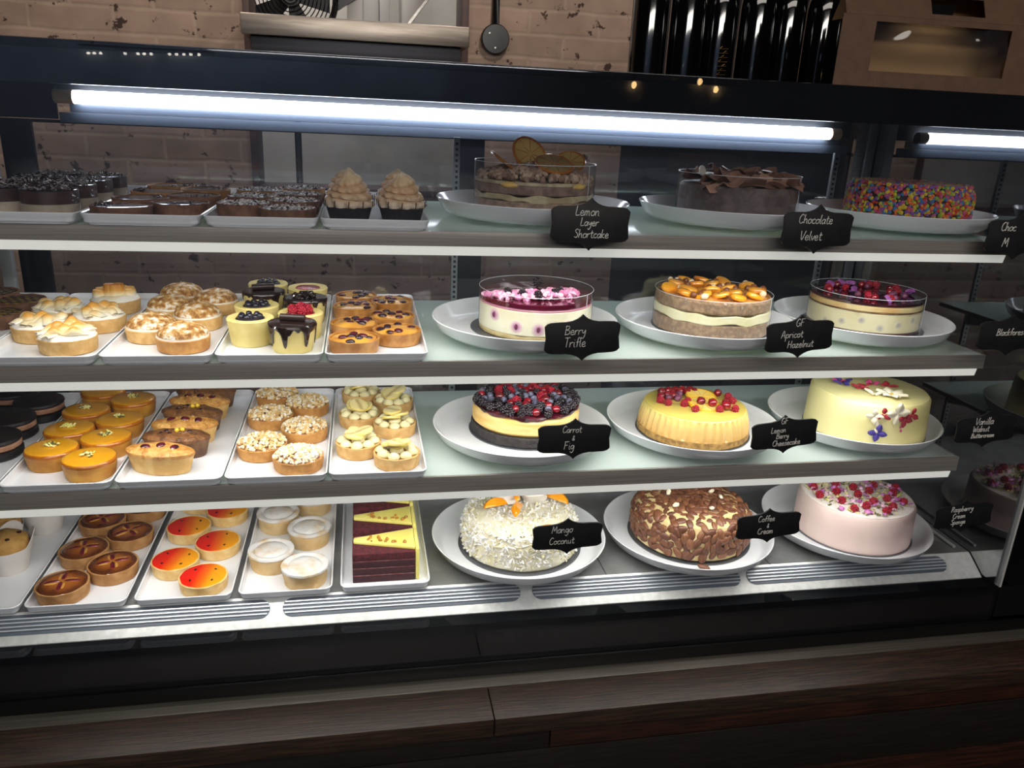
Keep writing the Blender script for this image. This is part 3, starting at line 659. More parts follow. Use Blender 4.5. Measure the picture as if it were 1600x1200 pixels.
for i, (x, y) in enumerate(P):
    rd = R_(i+120); t = thing('mini_cheesecake', CL[i], 'cheesecake', (x, y-.006, SZ[1]), rd.uniform(-.3, .3), 'mini cheesecakes'); k = KD[i]
    MB().lathe([(0, 0), (.029, 0), (.0305, .002), (.0352, .037), (.0358, .0405), (.034, .0425), (.027, .0425), (.0215, .0395), (0, .0385)], 40, wob=lambda a, j, r, z: (r*(1+.02*NZ(3*math.cos(a)+i, 3*math.sin(a), z*30)), z)).build('cheesecake_body', CHEESE, t)
    if k in ('blue', 'redj'):
        disc(t, 'blueberry_glaze' if k == 'blue' else 'jam_well', .0225, .0400, .0045, BLUEJ if k == 'blue' else REDJ, wobz=.002, seed=i)
        if k == 'blue':
            for q in range(8): put('blueberry', BLUEM, t, ((.0145 if q < 7 else 0)*math.cos(q*.9+i), (.0145 if q < 7 else 0)*math.sin(q*.9+i), .0435), (q, q, 0), .9)
    elif k == 'red':
        disc(t, 'jam_well', .0225, .0400, .002, REDJ)
        for q in range(7):
            a = q*1.047; rr = .0135 if q < 6 else 0; berry('raspberry', RASPM, t, (rr*math.cos(a), rr*math.sin(a), .0455 if q < 6 else .050), rd, .95)
    else:
        sd_ = rd.uniform(0, 50)
        def dl(a):
            n_ = NZ(4.2*math.cos(a)+sd_, 4.2*math.sin(a), sd_); return .012+.026*max(-.3, n_)+(.010 if n_ > .18 else 0)
        def wobd(a, j, r, z):
            if j in (0, 1): zz = .0432-dl(a); return (.0305+(zz/.0405)*.0053+(.0004 if j == 0 else .0016)), zz
            return r, z
        MB().lathe([(.036, .02), (.037, .02), (.0377, .0405), (.036, .0435), (.030, .0442), (0, .0446)], 84, wob=wobd).build('chocolate_drip', CHOCG, t, recalc=False)
        if i in (1, 4):
            m = MB(); m.tube([(-.019, .004, .0495), (.019, .004, .0495)], .0055, 14); m.build('chocolate_roll', M('choc_roll', '#33241f', '#281b17', scale=90, rough=.35, stretch=(1, 9, 9)), t)
        else:
            stuff(bits(40, rd, in_disc(.022, .045, .005, .001), .0045, 1, 'crumb').build('chocolate_lumps', CHOCG, t, recalc=False))
CLAF = M('clafoutis_gold', '#dda23e', '#c07e2c', scale=45, rough=.22, lo=.4, hi=.68, c3='#8a4f1f', coat=.5, bump=.3, bscale=60); CRUSTG = M('crust_glazed', '#c58f4c', '#a36a2c', scale=50, rough=.4, bump=.2, bscale=200, coat=.15)
JAMB = M('baked_berry', '#5c1424', '#2c0c1a', scale=120, rough=.2, coat=.4); JAMD = M('baked_berry_dark', '#26131c', '#3b1c28', scale=120, rough=.25, coat=.4)
BAKB = MB().ell((0, 0, 0), (.0058, .0048, .0024), None, 12, 7, nz=.15, nf=20).mesh('baked_berry', JAMB); BAKD = MB().ell((0, 0, 0), (.0055, .005, .0026), None, 12, 7, nz=.15, nf=24).mesh('baked_berry', JAMD)
P = [(-.339, .087), (-.271, .133), (-.339, .179), (-.275, .230), (-.339, .299), (-.271, .345), (-.337, .388)]
LB = side_labels(P, TX[4], 'golden custard tart dotted with baked berries', 'its tray')
for i, (x, y) in enumerate(P):
    rd = R_(i+140); t = thing('berry_custard_tart', LB[i], 'tart', (x, y-.006, SZ[1]), rd.uniform(0, 6), 'berry custard tarts')
    crust(t, .0398, .0215, CRUSTG, seed=i+50, depth=.004); disc(t, 'baked_custard', .0357, .0185, .005, CLAF, wobz=.003, seed=i*3)
    pts = []
    while len(pts) < 7:
        a = rd.uniform(0, 6.28); r = .030*math.sqrt(rd.random())
        q = (r*math.cos(a), r*math.sin(a))
        if all(math.hypot(q[0]-p[0], q[1]-p[1]) > .011 for p in pts): pts.append(q)
    for j, q in enumerate(pts):
        rr = math.hypot(*q); put('baked_berry', BAKB if j % 2 else BAKD, t, (q[0], q[1], .0203+.0044*(1-(rr/.036)**2)), (0, 0, rd.uniform(0, 6)), rd.uniform(1.1, 1.5))

# ------------------------------------------------------------------ third shelf pastries
COOK = M('cookie_black', '#1a1213', '#0e0a0b', scale=120, rough=.55, bump=.5, bscale=220); TANC = M('filling_tan', '#a97f66', '#93694f', scale=60, rough=.6)
P = [(-.908, .168), (-.916, .253), (-.899, .337), (-.962, .394)]
LB = ['black chocolate sandwich cookie with tan filling, nearest in its stack row', 'black chocolate sandwich cookie with tan filling, second from the front', 'black chocolate sandwich cookie with tan filling, behind the second one', 'black chocolate sandwich cookie with tan filling, farthest back at left']
for i, (x, y) in enumerate(P):
    t = thing('sandwich_cookie', LB[i], 'cookie', (x, y-.003, SZ[2]), i, 'chocolate sandwich cookies')
    MB().lathe([(0, 0), (.037, 0), (.041, .004), (.0405, .013), (.038, .015), (0, .015)], 40, wob=lambda a, j, r, z: (r*(1+.02*NZ(5*math.cos(a)+i, 5*math.sin(a))), z)).build('bottom_cookie', COOK, t)
    MB().lathe([(0, .0151), (.036, .0151), (.0395, .018), (.0398, .023), (.037, .0262), (0, .0262)], 40, wob=lambda a, j, r, z: (r*(1+.03*NZ(4*math.cos(a)+i, 4*math.sin(a), 4)), z)).build('cream_filling', TANC, t)
    MB().lathe([(0, .0263), (.039, .0263), (.041, .029), (.040, .033), (.03, .0375), (0, .039)], 40).build('top_cookie', COOK, t)
YTOP = M('yellow_glaze_top', '#e0a01a', '#d08a18', scale=16, rough=.1, coat=.9, lo=.4, hi=.7, c3='#b06a1a', bump=.12, bscale=40); YSIDE = M('yellow_cake_side', '#cf9a3c', '#b3741f', scale=40, rough=.5, lo=.35, hi=.65, bump=.3, bscale=220)
YEDGE = M('yellow_cake_edge', '#b96f1c', '#a35a14', scale=40, rough=.18, coat=.5)
PIST = M('pistachio_green', '#c9cb6a', rough=.5); PIST2 = M('pistachio_dark', '#5d5a2c', rough=.5); PIST3 = M('pistachio_pale', '#efe6a0', rough=.5)
P = [(-.741, .083), (-.808, .125), (-.740, .166), (-.808, .206), (-.740, .245), (-.808, .294), (-.744, .347), (-.808, .395)]
LB = side_labels(P, TX[1], 'glossy yellow cake with pistachio pieces', 'its tray')
for i, (x, y) in enumerate(P):
    rd = R_(i+160); t = thing('pistachio_cake', LB[i], 'cake', (x, y-.003, SZ[2]), rd.uniform(0, 6), 'yellow pistachio cakes')
    MB().lathe([(0, 0), (.0335, 0), (.035, .002), (.0382, .020), (.0385, .0232), (0, .0232)], 44, wob=lambda a, j, r, z: (r*(1+.018*NZ(4*math.cos(a)+i, 4*math.sin(a), z*50)), z)).build('cake_body', YSIDE, t)
    MB().lathe([(0, .0233), (.0386, .0233), (.0388, .0262), (.0374, .0288), (.0365, .0292), (0, .0292)], 44, wob=lambda a, j, r, z: (r*(1+.012*NZ(5*math.cos(a)+i, 5*math.sin(a), 2)), z+.0008*NZ(6*math.cos(a), 6*math.sin(a), i))).build('browned_edge', YEDGE, t)
    disc(t, 'yellow_glaze', .0368, .0292, .0022, YTOP, wobz=.0008, seed=i)
    stuff(bits(20, rd, in_disc(.0095, .0322, 0, .0025), .0034, 3).build('pistachio_pieces', [PIST, PIST2, PIST3], t, recalc=False, smooth=0))
FRA = [M('friand_pale_side', '#dcb878', '#c59a55', scale=50, rough=.7, bump=.5, bscale=250), M('friand_brown_side', '#7b5a3e', '#5c3f2b', scale=60, rough=.75, bump=.6, bscale=250)]
FRT = [M('friand_pale_top', '#d8a55a', '#b67a34', scale=90, rough=.4, bump=1, bscale=190, coat=.2, bdist=.004), M('friand_brown_top', '#8a5c33', '#5e3b20', scale=90, rough=.4, bump=1, bscale=190, coat=.2, bdist=.004)]
P = [(-.640, .090), (-.628, .148), (-.626, .205), (-.625, .262), (-.622, .319), (-.620, .376)]
FL = ['pale golden friand', 'brown fruit friand']
for i, (x, y) in enumerate(P):
    rd = R_(i+180); k = i % 2; n = i//2
    t = thing('friand', f'{FL[k]} with {"red berries" if k == 0 else "dark fruit"} on top, {("nearest", "middle", "rearmost")[n]} of the three {"pale" if k == 0 else "brown"} ones', 'cake', (x, y-.003, SZ[2]), math.radians(-14+6*(i % 3)), 'oval friands'); t.scale = (1.03, 1.0, 1.28)
    def ov(a, j, r, z, i=i): 
        c = abs(math.cos(a)); return r*(1+.10*c**4)*(1+.02*NZ(4*math.cos(a)+i, 4*math.sin(a), z*60)), z+(.002*NZ(r*math.cos(a)*90, r*math.sin(a)*90, i) if j > 3 else 0)
    MB().lathe([(0, 0), (.0225, 0), (.0235, .0015), (.027, .0215), (0, .0215)], 44, sx=1.72, sy=.98, wob=ov).build('cake_body', FRA[k], t)
    MB().lathe([(0, .0216), (.0272, .0216), (.0280, .0235), (.0278, .0262), (.025, .0285), (.018, .0305), (.010, .0316), (0, .032)], 44, sx=1.72, sy=.98, wob=ov).build('baked_top', FRT[k], t)
    stuff(bits(90, rd, lambda r_: ((lambda a, r: (1.66*r*math.cos(a), .94*r*math.sin(a), .0315-.0052*(r/.026)**2))(r_.uniform(0, 6.283), .026*math.sqrt(r_.random()))), .0023, 1, 'crumb').build('baked_crumbs', FRT[k], t, recalc=False))
    for q, dx in enumerate((-.018, .001, .019)):
        if k == 0: put('baked_berry', BAKB, t, (dx*1.15, rd.uniform(-.004, .004), .0318-abs(dx)*.08), (0, 0, rd.uniform(0, 6)), 1.4)
    if k: 
        for q in range(7):
            m_ = BAKD if q > 1 else None; pp = (rd.uniform(-.022, .022), rd.uniform(-.012, .012), .0305)
            if m_: put('baked_berry', m_, t, pp, (0, 0, rd.uniform(0, 6)), .8)
            else: MB().ell((0, 0, 0), (.0042, .0036, .0034), None, 10, 6).build('yellow_fruit', M('yellow_fruit', '#d9b330', rough=.25, coat=.4), t, loc=(.002+.007*q, .004*q, .0335))
CRUMB = [M('crumble_white', '#f0eadc', rough=.8), M('crumble_gold', '#e0c284', rough=.75), M('crumble_tan', '#d4ab6c', rough=.75), M('crumble_cream', '#ead9b4', rough=.8)]
FRUITF = M('fruit_filling', '#7a3d2a', '#5b2a20', scale=70, rough=.3)
P = [(-.431, .083), (-.493, .138), (-.429, .206), (-.493, .272), (-.431, .330), (-.492, .386)]
LB = side_labels(P, TX[3], 'crumble topped tart dusted with sugar', 'its tray')
for i, (x, y) in enumerate(P):
    rd = R_(i+200); t = thing('crumble_tart', LB[i], 'tart', (x, y-.003, SZ[2]), rd.uniform(0, 6), 'crumble tarts')
    crust(t, .0408, .0205, CRUST, seed=i+70); disc(t, 'fruit_filling', .0366, .0185, .007, M('fruit_crumb', '#c49a66', '#8e5a3c', scale=60, rough=.7))
    mats_ = CRUMB if i else [CRUMB[0], CRUMB[0], CRUMB[3], CRUMB[1]]
    stuff(bits(430, rd, in_disc(.0380, .0205, .0085, .0035), .0030, 4, 'crumb').build('crumble_topping', mats_, t, recalc=False))
CREAMD = M('piped_cream', '#ece3b4', '#e4d9a3', scale=30, rough=.4); DOLL = MB().lathe([(0, 0), (.0085, 0), (.0102, .003), (.0095, .0065), (.006, .0098), (.002, .0115), (0, .0118)], 20).mesh('cream_dollop', CREAMD)
BANS = M('banana_rind', '#eedb8a', '#e6cf70', scale=60, rough=.35); BANI = axis_ramp('banana_flesh', [(-.012, '#f2df92'), (-.004, '#f3e3a4'), (0, '#b89a58'), (.004, '#f3e3a4'), (.012, '#f2df92')], 0, .3, .3, 300, .12)
bm_ = MB().lathe([(0, 0), (.0118, 0), (.0122, .002), (.0118, .004)], 24, mi=0).lathe([(.0118, .004), (.0095, .0044), (.006, .0041), (.003, .0044), (0, .0043)], 24, mi=1)
BAN = bm_.mesh('banana_slice', [BANS, BANI])
P = [(-.274, .083), (-.336, .132), (-.272, .216), (-.334, .264), (-.270, .335), (-.331, .386)]
LB = side_labels(P, TX[4], 'cream tart topped with banana slices', 'its tray')
for i, (x, y) in enumerate(P):
    rd = R_(i+220); t = thing('banana_tart', LB[i], 'tart', (x, y-.003, SZ[2]), rd.uniform(0, 6), 'banana cream tarts')
    crust(t, .0388, .0215, CRUSTP, seed=i+90); disc(t, 'caramel_filling', .0345, .018, .001, M('caramel', '#c99a4a', rough=.25))
    for q in range(8):
        a = 2*PI*q/8; put('cream_dollop', DOLL, t, (.0258*math.cos(a), .0258*math.sin(a), .0188), (0, 0, q), rd.uniform(.92, 1.05))
    put('cream_dollop', DOLL, t, (0, 0, .019), (0, 0, 0), 1.15)
    a = rd.uniform(0, 6)
    for q in range(3):
        put('banana_slice', BAN, t, (.009*math.cos(a+q*2.1), .009*math.sin(a+q*2.1), .0300+.0042*q), (.35*math.cos(a+q), -.3+.2*q, a), (1.4, 1.4, 1.05))

# ------------------------------------------------------------------ deck pastries
PAPER = M('muffin_paper', '#e3ded8', '#d6cfc6', scale=14, rough=.7); PAPERT = M('muffin_paper_tan', '#cdb39a', rough=.7)
MUFF = M('muffin_gold', '#c79a52', '#a87a38', scale=60, rough=.7, lo=.35, hi=.7, c3='#7a5a4a', bump=.8, bscale=130, bdist=.004)
P = [(-.934, .205), (-.925, .345), (-.974, .277)]
LB = ['golden berry muffin in white paper wrap, nearest at the left end of the deck', 'muffin in white paper wrap behind the nearest muffin', 'muffin in white paper wrap, farther left behind the nearest muffin']
for i, (x, y) in enumerate(P):
    rd = R_(i+240); t = thing('paper_muffin', LB[i], 'muffin', (x, y, SZ[3]), .4+i, 'paper wrapped muffins')
    def corner(a, j, r, z, i=i):
        pk = max(0, math.cos(2*a))**1.3; return r*(1+(.15*pk if j in (2, 3) else 0)), z+(.024*pk if j in (2, 3) else 0)
    MB().lathe([(0, 0), (.027, 0), (.0385, .046), (.0378, .0465), (.0262, .002), (0, .002)], 64, wob=corner).build('paper_wrap', PAPER, t)
    MB().lathe([(0, .004), (.0255, .004), (.034, .040), (.0355, .047), (.033, .058), (.022, .067), (0, .071)], 40, wob=lambda a, j, r, z: (r*(1+.05*NZ(4*math.cos(a)+i, 4*math.sin(a), z*60)), z+.003*NZ(r*80*math.cos(a), r*80*math.sin(a), i) if z > .045 else z)).build('muffin_body', MUFF, t)
    for q in range(4):
        a = q*1.6+i; put('baked_berry', BAKD, t, (.02*math.cos(a), .02*math.sin(a), .066), (0, 0, q), .8)
PLUMT = radial_ramp('plum_glaze', [(0, '#d9a244'), (.020, '#bd7a2e'), (.033, '#94521f'), (.041, '#5a2c12'), (.050, '#4a220c')], .1, .9, .14); PLUMC = M('plum_custard', '#cf9a44', '#a8682a', scale=30, rough=.15, coat=.7)
PLUMR = M('plum_slice', '#571420', '#7a2430', scale=90, rough=.15, coat=.6)
PLM = MB().ell((0, 0, 0), (.0125, .0042, .0022), None, 14, 7, nz=.12, nf=22).mesh('plum_slice', PLUMR); PCU = MB().ell((0, 0, 0), (.0120, .0036, .0018), None, 14, 7, nz=.12, nf=22).mesh('custard_patch', PLUMC)
P = [(-.8195, .112), (-.757, .167), (-.8195, .222), (-.757, .277), (-.8195, .331), (-.757, .382), (-.8185, .4275)]
LB = side_labels(P, TX4[1], 'shiny brown plum tart with a cross of dark fruit', 'its tray')
for i, (x, y) in enumerate(P):
    rd = R_(i+260); t = thing('plum_tart', LB[i], 'tart', (x, y, SZ[3]), rd.uniform(-.5, .5), 'glazed plum tarts')
    crust(t, .0415, .023, CRUSTC, seed=i+110, depth=.003); disc(t, 'glazed_top', .0396, .0218, .0050, PLUMT, wobz=.0015, seed=i*5)
    for q in range(4):
        a = q*PI/2+.35; put('plum_slice', PLM, t, (.016*math.cos(a), .016*math.sin(a), .0258), (0, .1, a)); put('custard_patch', PCU, t, (.0165*math.cos(a)-.0052*math.sin(a), .0165*math.sin(a)+.0052*math.cos(a), .0252), (0, .1, a))
MIRR = axis_ramp('red_orange_glaze', [(-.037, '#dd1a12'), (-.012, '#e4240f'), (.004, '#ec6a10'), (.016, '#f39a12'), (.037, '#f2a516')], 0, .05, .9, 20, .03)
SEED = MB().ell((0, 0, 0), (.0029, .0017, .0010), None, 8, 5).mesh('seed', M('seed_black', '#140d0a', rough=.4))
CRUSTL = M('crust_light', '#e6c68a', '#d7b06c', scale=60, rough=.75, bump=.3, bscale=300)
P = [(-.599, .111), (-.656, .171), (-.594, .228), (-.656, .290), (-.595, .351), (-.656, .409)]
LB = side_labels(P, TX4[2], 'tart with mirror glaze blending red into orange', 'its tray')
for i, (x, y) in enumerate(P):
    rd = R_(i+280); t = thing('mirror_glaze_tart', LB[i], 'tart', (x, y, SZ[3]), rd.uniform(-.25, .15), 'red and orange glazed tarts')
    crust(t, .0405, .0215, CRUSTL, seed=i+130, depth=.002); disc(t, 'mirror_glaze', .0392, .0212, .0020, MIRR)
    for q in range(4):
        a = .8+q*PI/2+rd.uniform(-.2, .2); put('seed', SEED, t, (.024*math.cos(a), .024*math.sin(a), .0234), (0, 0, rd.uniform(0, 3)))
MINC = M('pie_sugar', '#d3d0cc', '#c2a26c', scale=26, rough=.8, lo=.47, hi=.66, detail=8, bump=.6, bscale=180); MINS = M('pie_side', '#dcc190', '#cba66a', scale=40, rough=.8, lo=.4, hi=.7, c3='#eee6d8', bump=.4, bscale=200)
P = [(-.431, .110), (-.493, .167), (-.431, .244), (-.494, .308), (-.432, .372), (-.493, .430)]
LB = side_labels(P, TX4[3], 'round pastry pie thick with icing sugar', 'its tray')
for i, (x, y) in enumerate(P):
    rd = R_(i+300); t = thing('mince_pie', LB[i], 'pie', (x, y, SZ[3]), rd.uniform(0, 6), 'sugar dusted pies')
    MB().lathe([(0, 0), (.034, 0), (.0355, .002), (.0385, .027), (.0392, .0285), (0, .0285)], 44, wob=lambda a, j, r, z: (r*(1+.014*NZ(5*math.cos(a)+i, 5*math.sin(a), z*60)), z)).build('pie_case', MINS, t)
    MB().lathe([(0, .0286), (.0393, .0286), (.0405, .0305), (.0398, .0338), (.036, .0352), (.0315, .0342), (.0285, .0318), (.0265, .034), (.015, .0362), (0, .0365)], 48, wob=lambda a, j, r, z: (r*(1+.02*NZ(6*math.cos(a)+i, 6*math.sin(a), 3)), z+.0009*NZ(r*90*math.cos(a), r*90*math.sin(a), i))).build('pie_lid', MINC, t)
# red velvet slices: wedges lying with the cut side to the front
RV = M('red_velvet', '#5a1820', '#3c0f16', scale=160, rough=.9, bump=.8, bscale=260); RVD = M('red_velvet_dark', '#2f1016', '#3f161d', scale=120, rough=.85, bump=.6, bscale=200); RVC = M('red_velvet_cream', '#a8565c', '#c98e86', scale=80, rough=.7)
YFR = M('yellow_frosting', '#e8dc7c', '#e0d066', scale=14, rough=.45); GOLDN = M('praline_gold', '#b98234', '#8d5c1e', scale=90, rough=.35)
SLICE_L = ['nearest', 'second from the front', 'third from the front', 'farthest back']
for i in range(4):
    x, y = -.292, .092+.086*i
    t = thing('red_velvet_slice', f'red velvet cake slice with yellow frosting, {SLICE_L[i]} in its tray', 'cake slice', (x, y, SZ[3]), 0, 'red velvet slices')
    tip, w0, w1 = -.058, .010, .074
    def wedge(z0, z1, grow=0, x1=.050): return MB().prism([(tip-grow, -grow), (x1, -grow), (x1, w1+grow), (tip-grow, .052+grow)], z0, z1)
    hz = [0, .0125, .0145, .0265, .0285, .0405, .0425, .0565]
    for q in range(7):
        mm = wedge(hz[q]+.0001, hz[q+1]-.0001, 0 if q % 2 == 0 else -.0008)
        mm.build('sponge_layer' if q % 2 == 0 else 'cream_layer', (RVD if q < 5 else RV) if q % 2 == 0 else RVC, t, bevel=.0012)
    MB().prism([(tip+.002, .036), (.0505, .006), (.0505, .0745), (tip+.002, .048)], .0566, .0625).build('top_frosting', YFR, t, bevel=.002)
    MB().box((.0506, -.001, .0003), (.0575, .0745, .0625)).build('back_frosting', YFR, t, bevel=.003)
    rd = R_(i+320)
    stuff(bits(16, rd, lambda r_: ((lambda x_: (x_, .021-.28*x_+r_.uniform(.004, .024), .0635))(r_.uniform(-.03, .045))), .0032, 1, 'crumb').build('praline_pieces', GOLDN, t, recalc=False))
# ------------------------------------------------------------------ plates
def plate_mesh(r):
    return MB().lathe([(0, .002), (r*.50, .002), (r*.51, 0), (r*.55, 0), (r*.57, .004), (r*.86, .0085), (r*.945, .017), (r*.992, .0325), (r, .0345), (r*.993, .0355), (r*.975, .0335), (r*.928, .0195), (r*.885, .0125), (r*.853, .0105), (0, .0105)], 72).mesh('cake_plate', PORC)
PL1, PL2 = plate_mesh(.160), plate_mesh(.166)
PZ = .0108
BOARD = M('cake_board', '#6f7278', rough=.3, metal=.6)
def plate(x, y, row, what):
    z = (SHELF_Z+(DECK_Z,))[row]
    tag(put('cake_plate', PL2 if row == 3 else PL1, None, (x, y, z+.0003)), 'white round plate under the '+what, 'plate', 'white cake plates')
def cake(nm, label, x, y, row, rz=0):
    z = (SHELF_Z+(DECK_Z,))[row]
    return thing(nm, label, 'cake', (x, y, z+PZ+.0004), rz)
def layer(t, nm, R, z0, z1, mat, wob=.008, sd=0, edge=.0015, label=None, zw=0, seg=64):
    def wb(a, i, r, z):
        k = 1+wob*NZ(math.cos(a)*4+sd, math.sin(a)*4, z*50)
        if zw and r > R*.9 : z = z+zw*NZ(math.cos(a)*3.5+sd*2+(5 if z > (z0+z1)/2 else 0), math.sin(a)*3.5, 1)*(1 if z > .004 else 0)
        return r*k, z
    zm = (z0+z1)/2
    o = MB().lathe([(0, z0), (R-edge, z0), (R, z0+edge), (R, zm), (R, z1-edge), (R-edge, z1), (0, z1)], seg, wob=wb).build(nm, mat, t)
    if label: o['label'] = label
    return o
def board(t, R): return MB().lathe([(0, 0), (R, 0), (R, .0011), (0, .0011)], 64).build('cake_board', BOARD, t)
EDGE = M('collar_edge_glint', '#c9ced2', rough=.2)  # opaque pale colour standing in for highlights along the collar rims
def wrap(t, R, z0, z1):
    m = MB().lathe([(R, z0), (R+.0004, (z0+z1)/2), (R, z1)], 72)
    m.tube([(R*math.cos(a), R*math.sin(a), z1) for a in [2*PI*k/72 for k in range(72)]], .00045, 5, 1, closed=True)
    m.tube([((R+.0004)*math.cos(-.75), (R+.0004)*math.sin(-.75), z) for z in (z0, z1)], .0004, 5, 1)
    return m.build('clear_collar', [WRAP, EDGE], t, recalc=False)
SPG = M('sponge_grey', '#ad927d', '#8c7462', scale=90, rough=.9, bump=.7, bscale=260); SPL = M('sponge_light', '#a58867', '#7f654d', scale=110, rough=.9, bump=.7, bscale=260, c3='#c9bda8', lo=.35, hi=.6)
CRM = M('cream_pale', '#e6dfb4', '#d9cf9c', scale=30, rough=.55, bump=.15, bscale=90); CRMW = M('cream_white', '#efeada', '#e2dcc6', scale=30, rough=.55)
# --- lemon layer shortcake
plate(-.044, .187, 0, 'lemon layer shortcake on the top shelf')
t = cake('lemon_shortcake', 'crumb topped lemon layer shortcake with candied lemon slices in a clear collar', -.043, .187, 0)
layer(t, 'sponge_layer', .098, .0, .026, SPG, sd=1); layer(t, 'cream_layer', .0975, .0262, .036, M('lemon_cream', '#cfc498', '#a8946f', scale=26, rough=.6), sd=2, zw=.006); layer(t, 'sponge_layer', .098, .0365, .050, M('sponge_dark', '#94796a', '#745e53', scale=80, rough=.9, bump=.6, bscale=240), sd=3); layer(t, 'cream_layer', .0978, .0502, .056, M('lemon_cream2', '#c4b594', '#9a8468', scale=40, rough=.7), sd=4)
LCUR = M('lemon_curd', '#d8b465', rough=.3)
for a in (-2.2, -.95): MB().ell((0, 0, 0), (.016, .006, .0055), None, 14, 8).build('curd_pocket', LCUR, t, loc=(.0945*math.cos(a), .0945*math.sin(a), .051), rot=(0, 0, a+PI/2))
CR1, CR2 = M('biscuit_crumb', '#9a7c67', '#7d6250', scale=80, rough=.85), M('biscuit_crumb_pale', '#b79b84', rough=.85)
stuff(bits(420, R_(5), in_disc(.094, .0565, .017, .006), .0064, 2, 'crumb').build('biscuit_crumble', [CR1, CR2], t, recalc=False))
LEMF = see_through(axis_ramp('candied_lemon', [(-.028, '#c2a060'), (-.02, '#cdb475'), (0, '#d8c894'), (.02, '#cdb475'), (.028, '#c2a060')], 0, .1, .8, 90, .2), .6, '#d8be78'); LEMR = see_through(M('candied_rind', '#c98534', '#b57028', scale=40, rough=.2, coat=.6), .35, '#d99030')
def lemon_slice(R=.027, mats=None):
    m = MB().lathe([(0, -.0012), (R*.9, -.0012), (R*.9, .0012), (0, .0012)], 36, mi=0)
    m.tube([(R*.95*math.cos(a), R*.95*math.sin(a), 0) for a in [2*PI*k/36 for k in range(36)]], .0021, 8, 1, closed=True)
    for k in range(8):
        a = 2*PI*k/8; m.box((.003, -.0004, .0011), (R*.88, .0004, .0019), 1, Euler((0, 0, a)), (0, 0, 0))
    return m.mesh('lemon_slice', mats or [LEMF, LEMR])
LS = lemon_slice()
for (x, y, z, rx, ry, rz, s_) in ((-.008, .010, .094, .95, .25, .25, 1.2), (.020, -.050, .083, .42, 0, .1, 1.15), (-.055, -.02, .082, .5, .35, .9, 1.0), (.058, .0, .084, .7, 0, -.3, .95)):
    put('lemon_slice', LS, t, (x, y, z), (rx, ry, rz), s_)
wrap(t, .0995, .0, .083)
# --- chocolate velvet
plate(.310, .187, 0, 'chocolate velvet cake on the top shelf')
t = cake('chocolate_velvet_cake', 'dark chocolate cake heaped with chocolate shards in a clear collar on the top shelf', .318, .187, 0)
CHF = M('choc_frosting', '#74645d', '#584945', scale=50, rough=.6, c3='#857168', bump=.4, bscale=60)
layer(t, 'cake_body', .100, 0, .058, CHF, sd=7, edge=.004, wob=.015)
SHM = [M('choc_shard', '#7d5a48', '#5f4232', scale=40, rough=.4), M('choc_shard_pale', '#a07c66', '#846250', scale=40, rough=.45)]
def shard(sd):
    rd = R_(sd); L2, W2 = rd.uniform(.028, .045), rd.uniform(.009, .015); b = rd.uniform(.3, 1.1)
    m = MB(); n = 9; V = []
    for lay in (0, .0012):
        for j in (0, 1, 2):
            for k in range(n+1):
                s_ = (k/n-.5)*2; V.append((s_*L2, (j-1)*W2*(1-.25*s_*s_*rd.uniform(.4, 1.2)), lay+W2*b*(1 if j == 1 else 0)*.8+.004*math.sin(s_*3)))
    F = []
    for lay in (0, 1):
        o = lay*3*(n+1)
        for j in (0, 1):
            for k in range(n): F.append((o+j*(n+1)+k, o+j*(n+1)+k+1, o+(j+1)*(n+1)+k+1, o+(j+1)*(n+1)+k))
    q = 3*(n+1)
    for k in range(n): F += [(k, k+1, q+k+1, q+k), (2*(n+1)+k, 2*(n+1)+k+1, q+2*(n+1)+k+1, q+2*(n+1)+k)]
    for j in (0, 1): F += [(j*(n+1), (j+1)*(n+1), q+(j+1)*(n+1), q+j*(n+1)), (j*(n+1)+n, (j+1)*(n+1)+n, q+(j+1)*(n+1)+n, q+j*(n+1)+n)]
    return m.add(V, F).mesh('chocolate_shard', SHM[sd % 2])
SH = [shard(k) for k in range(6)]
rd = R_(77)
for k in range(46):
    a = rd.uniform(0, 6.28); r = .078*math.sqrt(rd.random())
    put('chocolate_shard', SH[k % 6], t, (r*math.cos(a), r*math.sin(a), .060+rd.uniform(0, .018)*(1-r/.12)), (rd.uniform(-.4, .4), rd.uniform(-.35, .35), rd.gauss(.1, .6)))
WCH = M('white_choc', '#dcd6c8', rough=.3)
for p, ro in (((-.082, -.03, .080), (1.3, .2, .5)), ((.083, -.035, .064), (1.0, .3, -.4))):
    MB().lathe([(0, -.0012), (.0085, -.0012), (.009, 0), (.0085, .0012), (0, .0012)], 24).build('white_chocolate_button', WCH, t, loc=p, rot=ro)
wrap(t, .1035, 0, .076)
# --- rainbow sprinkle cake
plate(.638, .190, 0, 'rainbow sprinkle cake on the top shelf')
t = cake('sprinkle_cake', 'round cake covered all over in rainbow sprinkle balls on the top shelf', .654, .190, 0)
SPM = [M('sprinkle_'+k, c, rough=.35) for k, c in (('orange', '#d9753a'), ('yellow', '#c9b43c'), ('blue', '#3d78a8'), ('pink', '#b5577f'), ('green', '#86a83f'), ('red', '#b8402f'), ('purple', '#76529a'))]
layer(t, 'cake_body', .104, 0, .068, M('cake_navy', '#2a2226', rough=.6), edge=.014)
def onS(rd):
    if rd.random() < .62:
        a = rd.uniform(0, 6.283); z = rd.uniform(.0046, .066); r = .1045-(max(0, z-.050)/.016)**2*.009
        return (r*math.cos(a), r*math.sin(a), z)
    a = rd.uniform(0, 6.283); r = .097*math.sqrt(rd.random()); return (r*math.cos(a), r*math.sin(a), .0685)
stuff(bits(3900, R_(9), onS, .0034, 7, 'ball').build('sprinkle_coating', SPM, t, recalc=False))
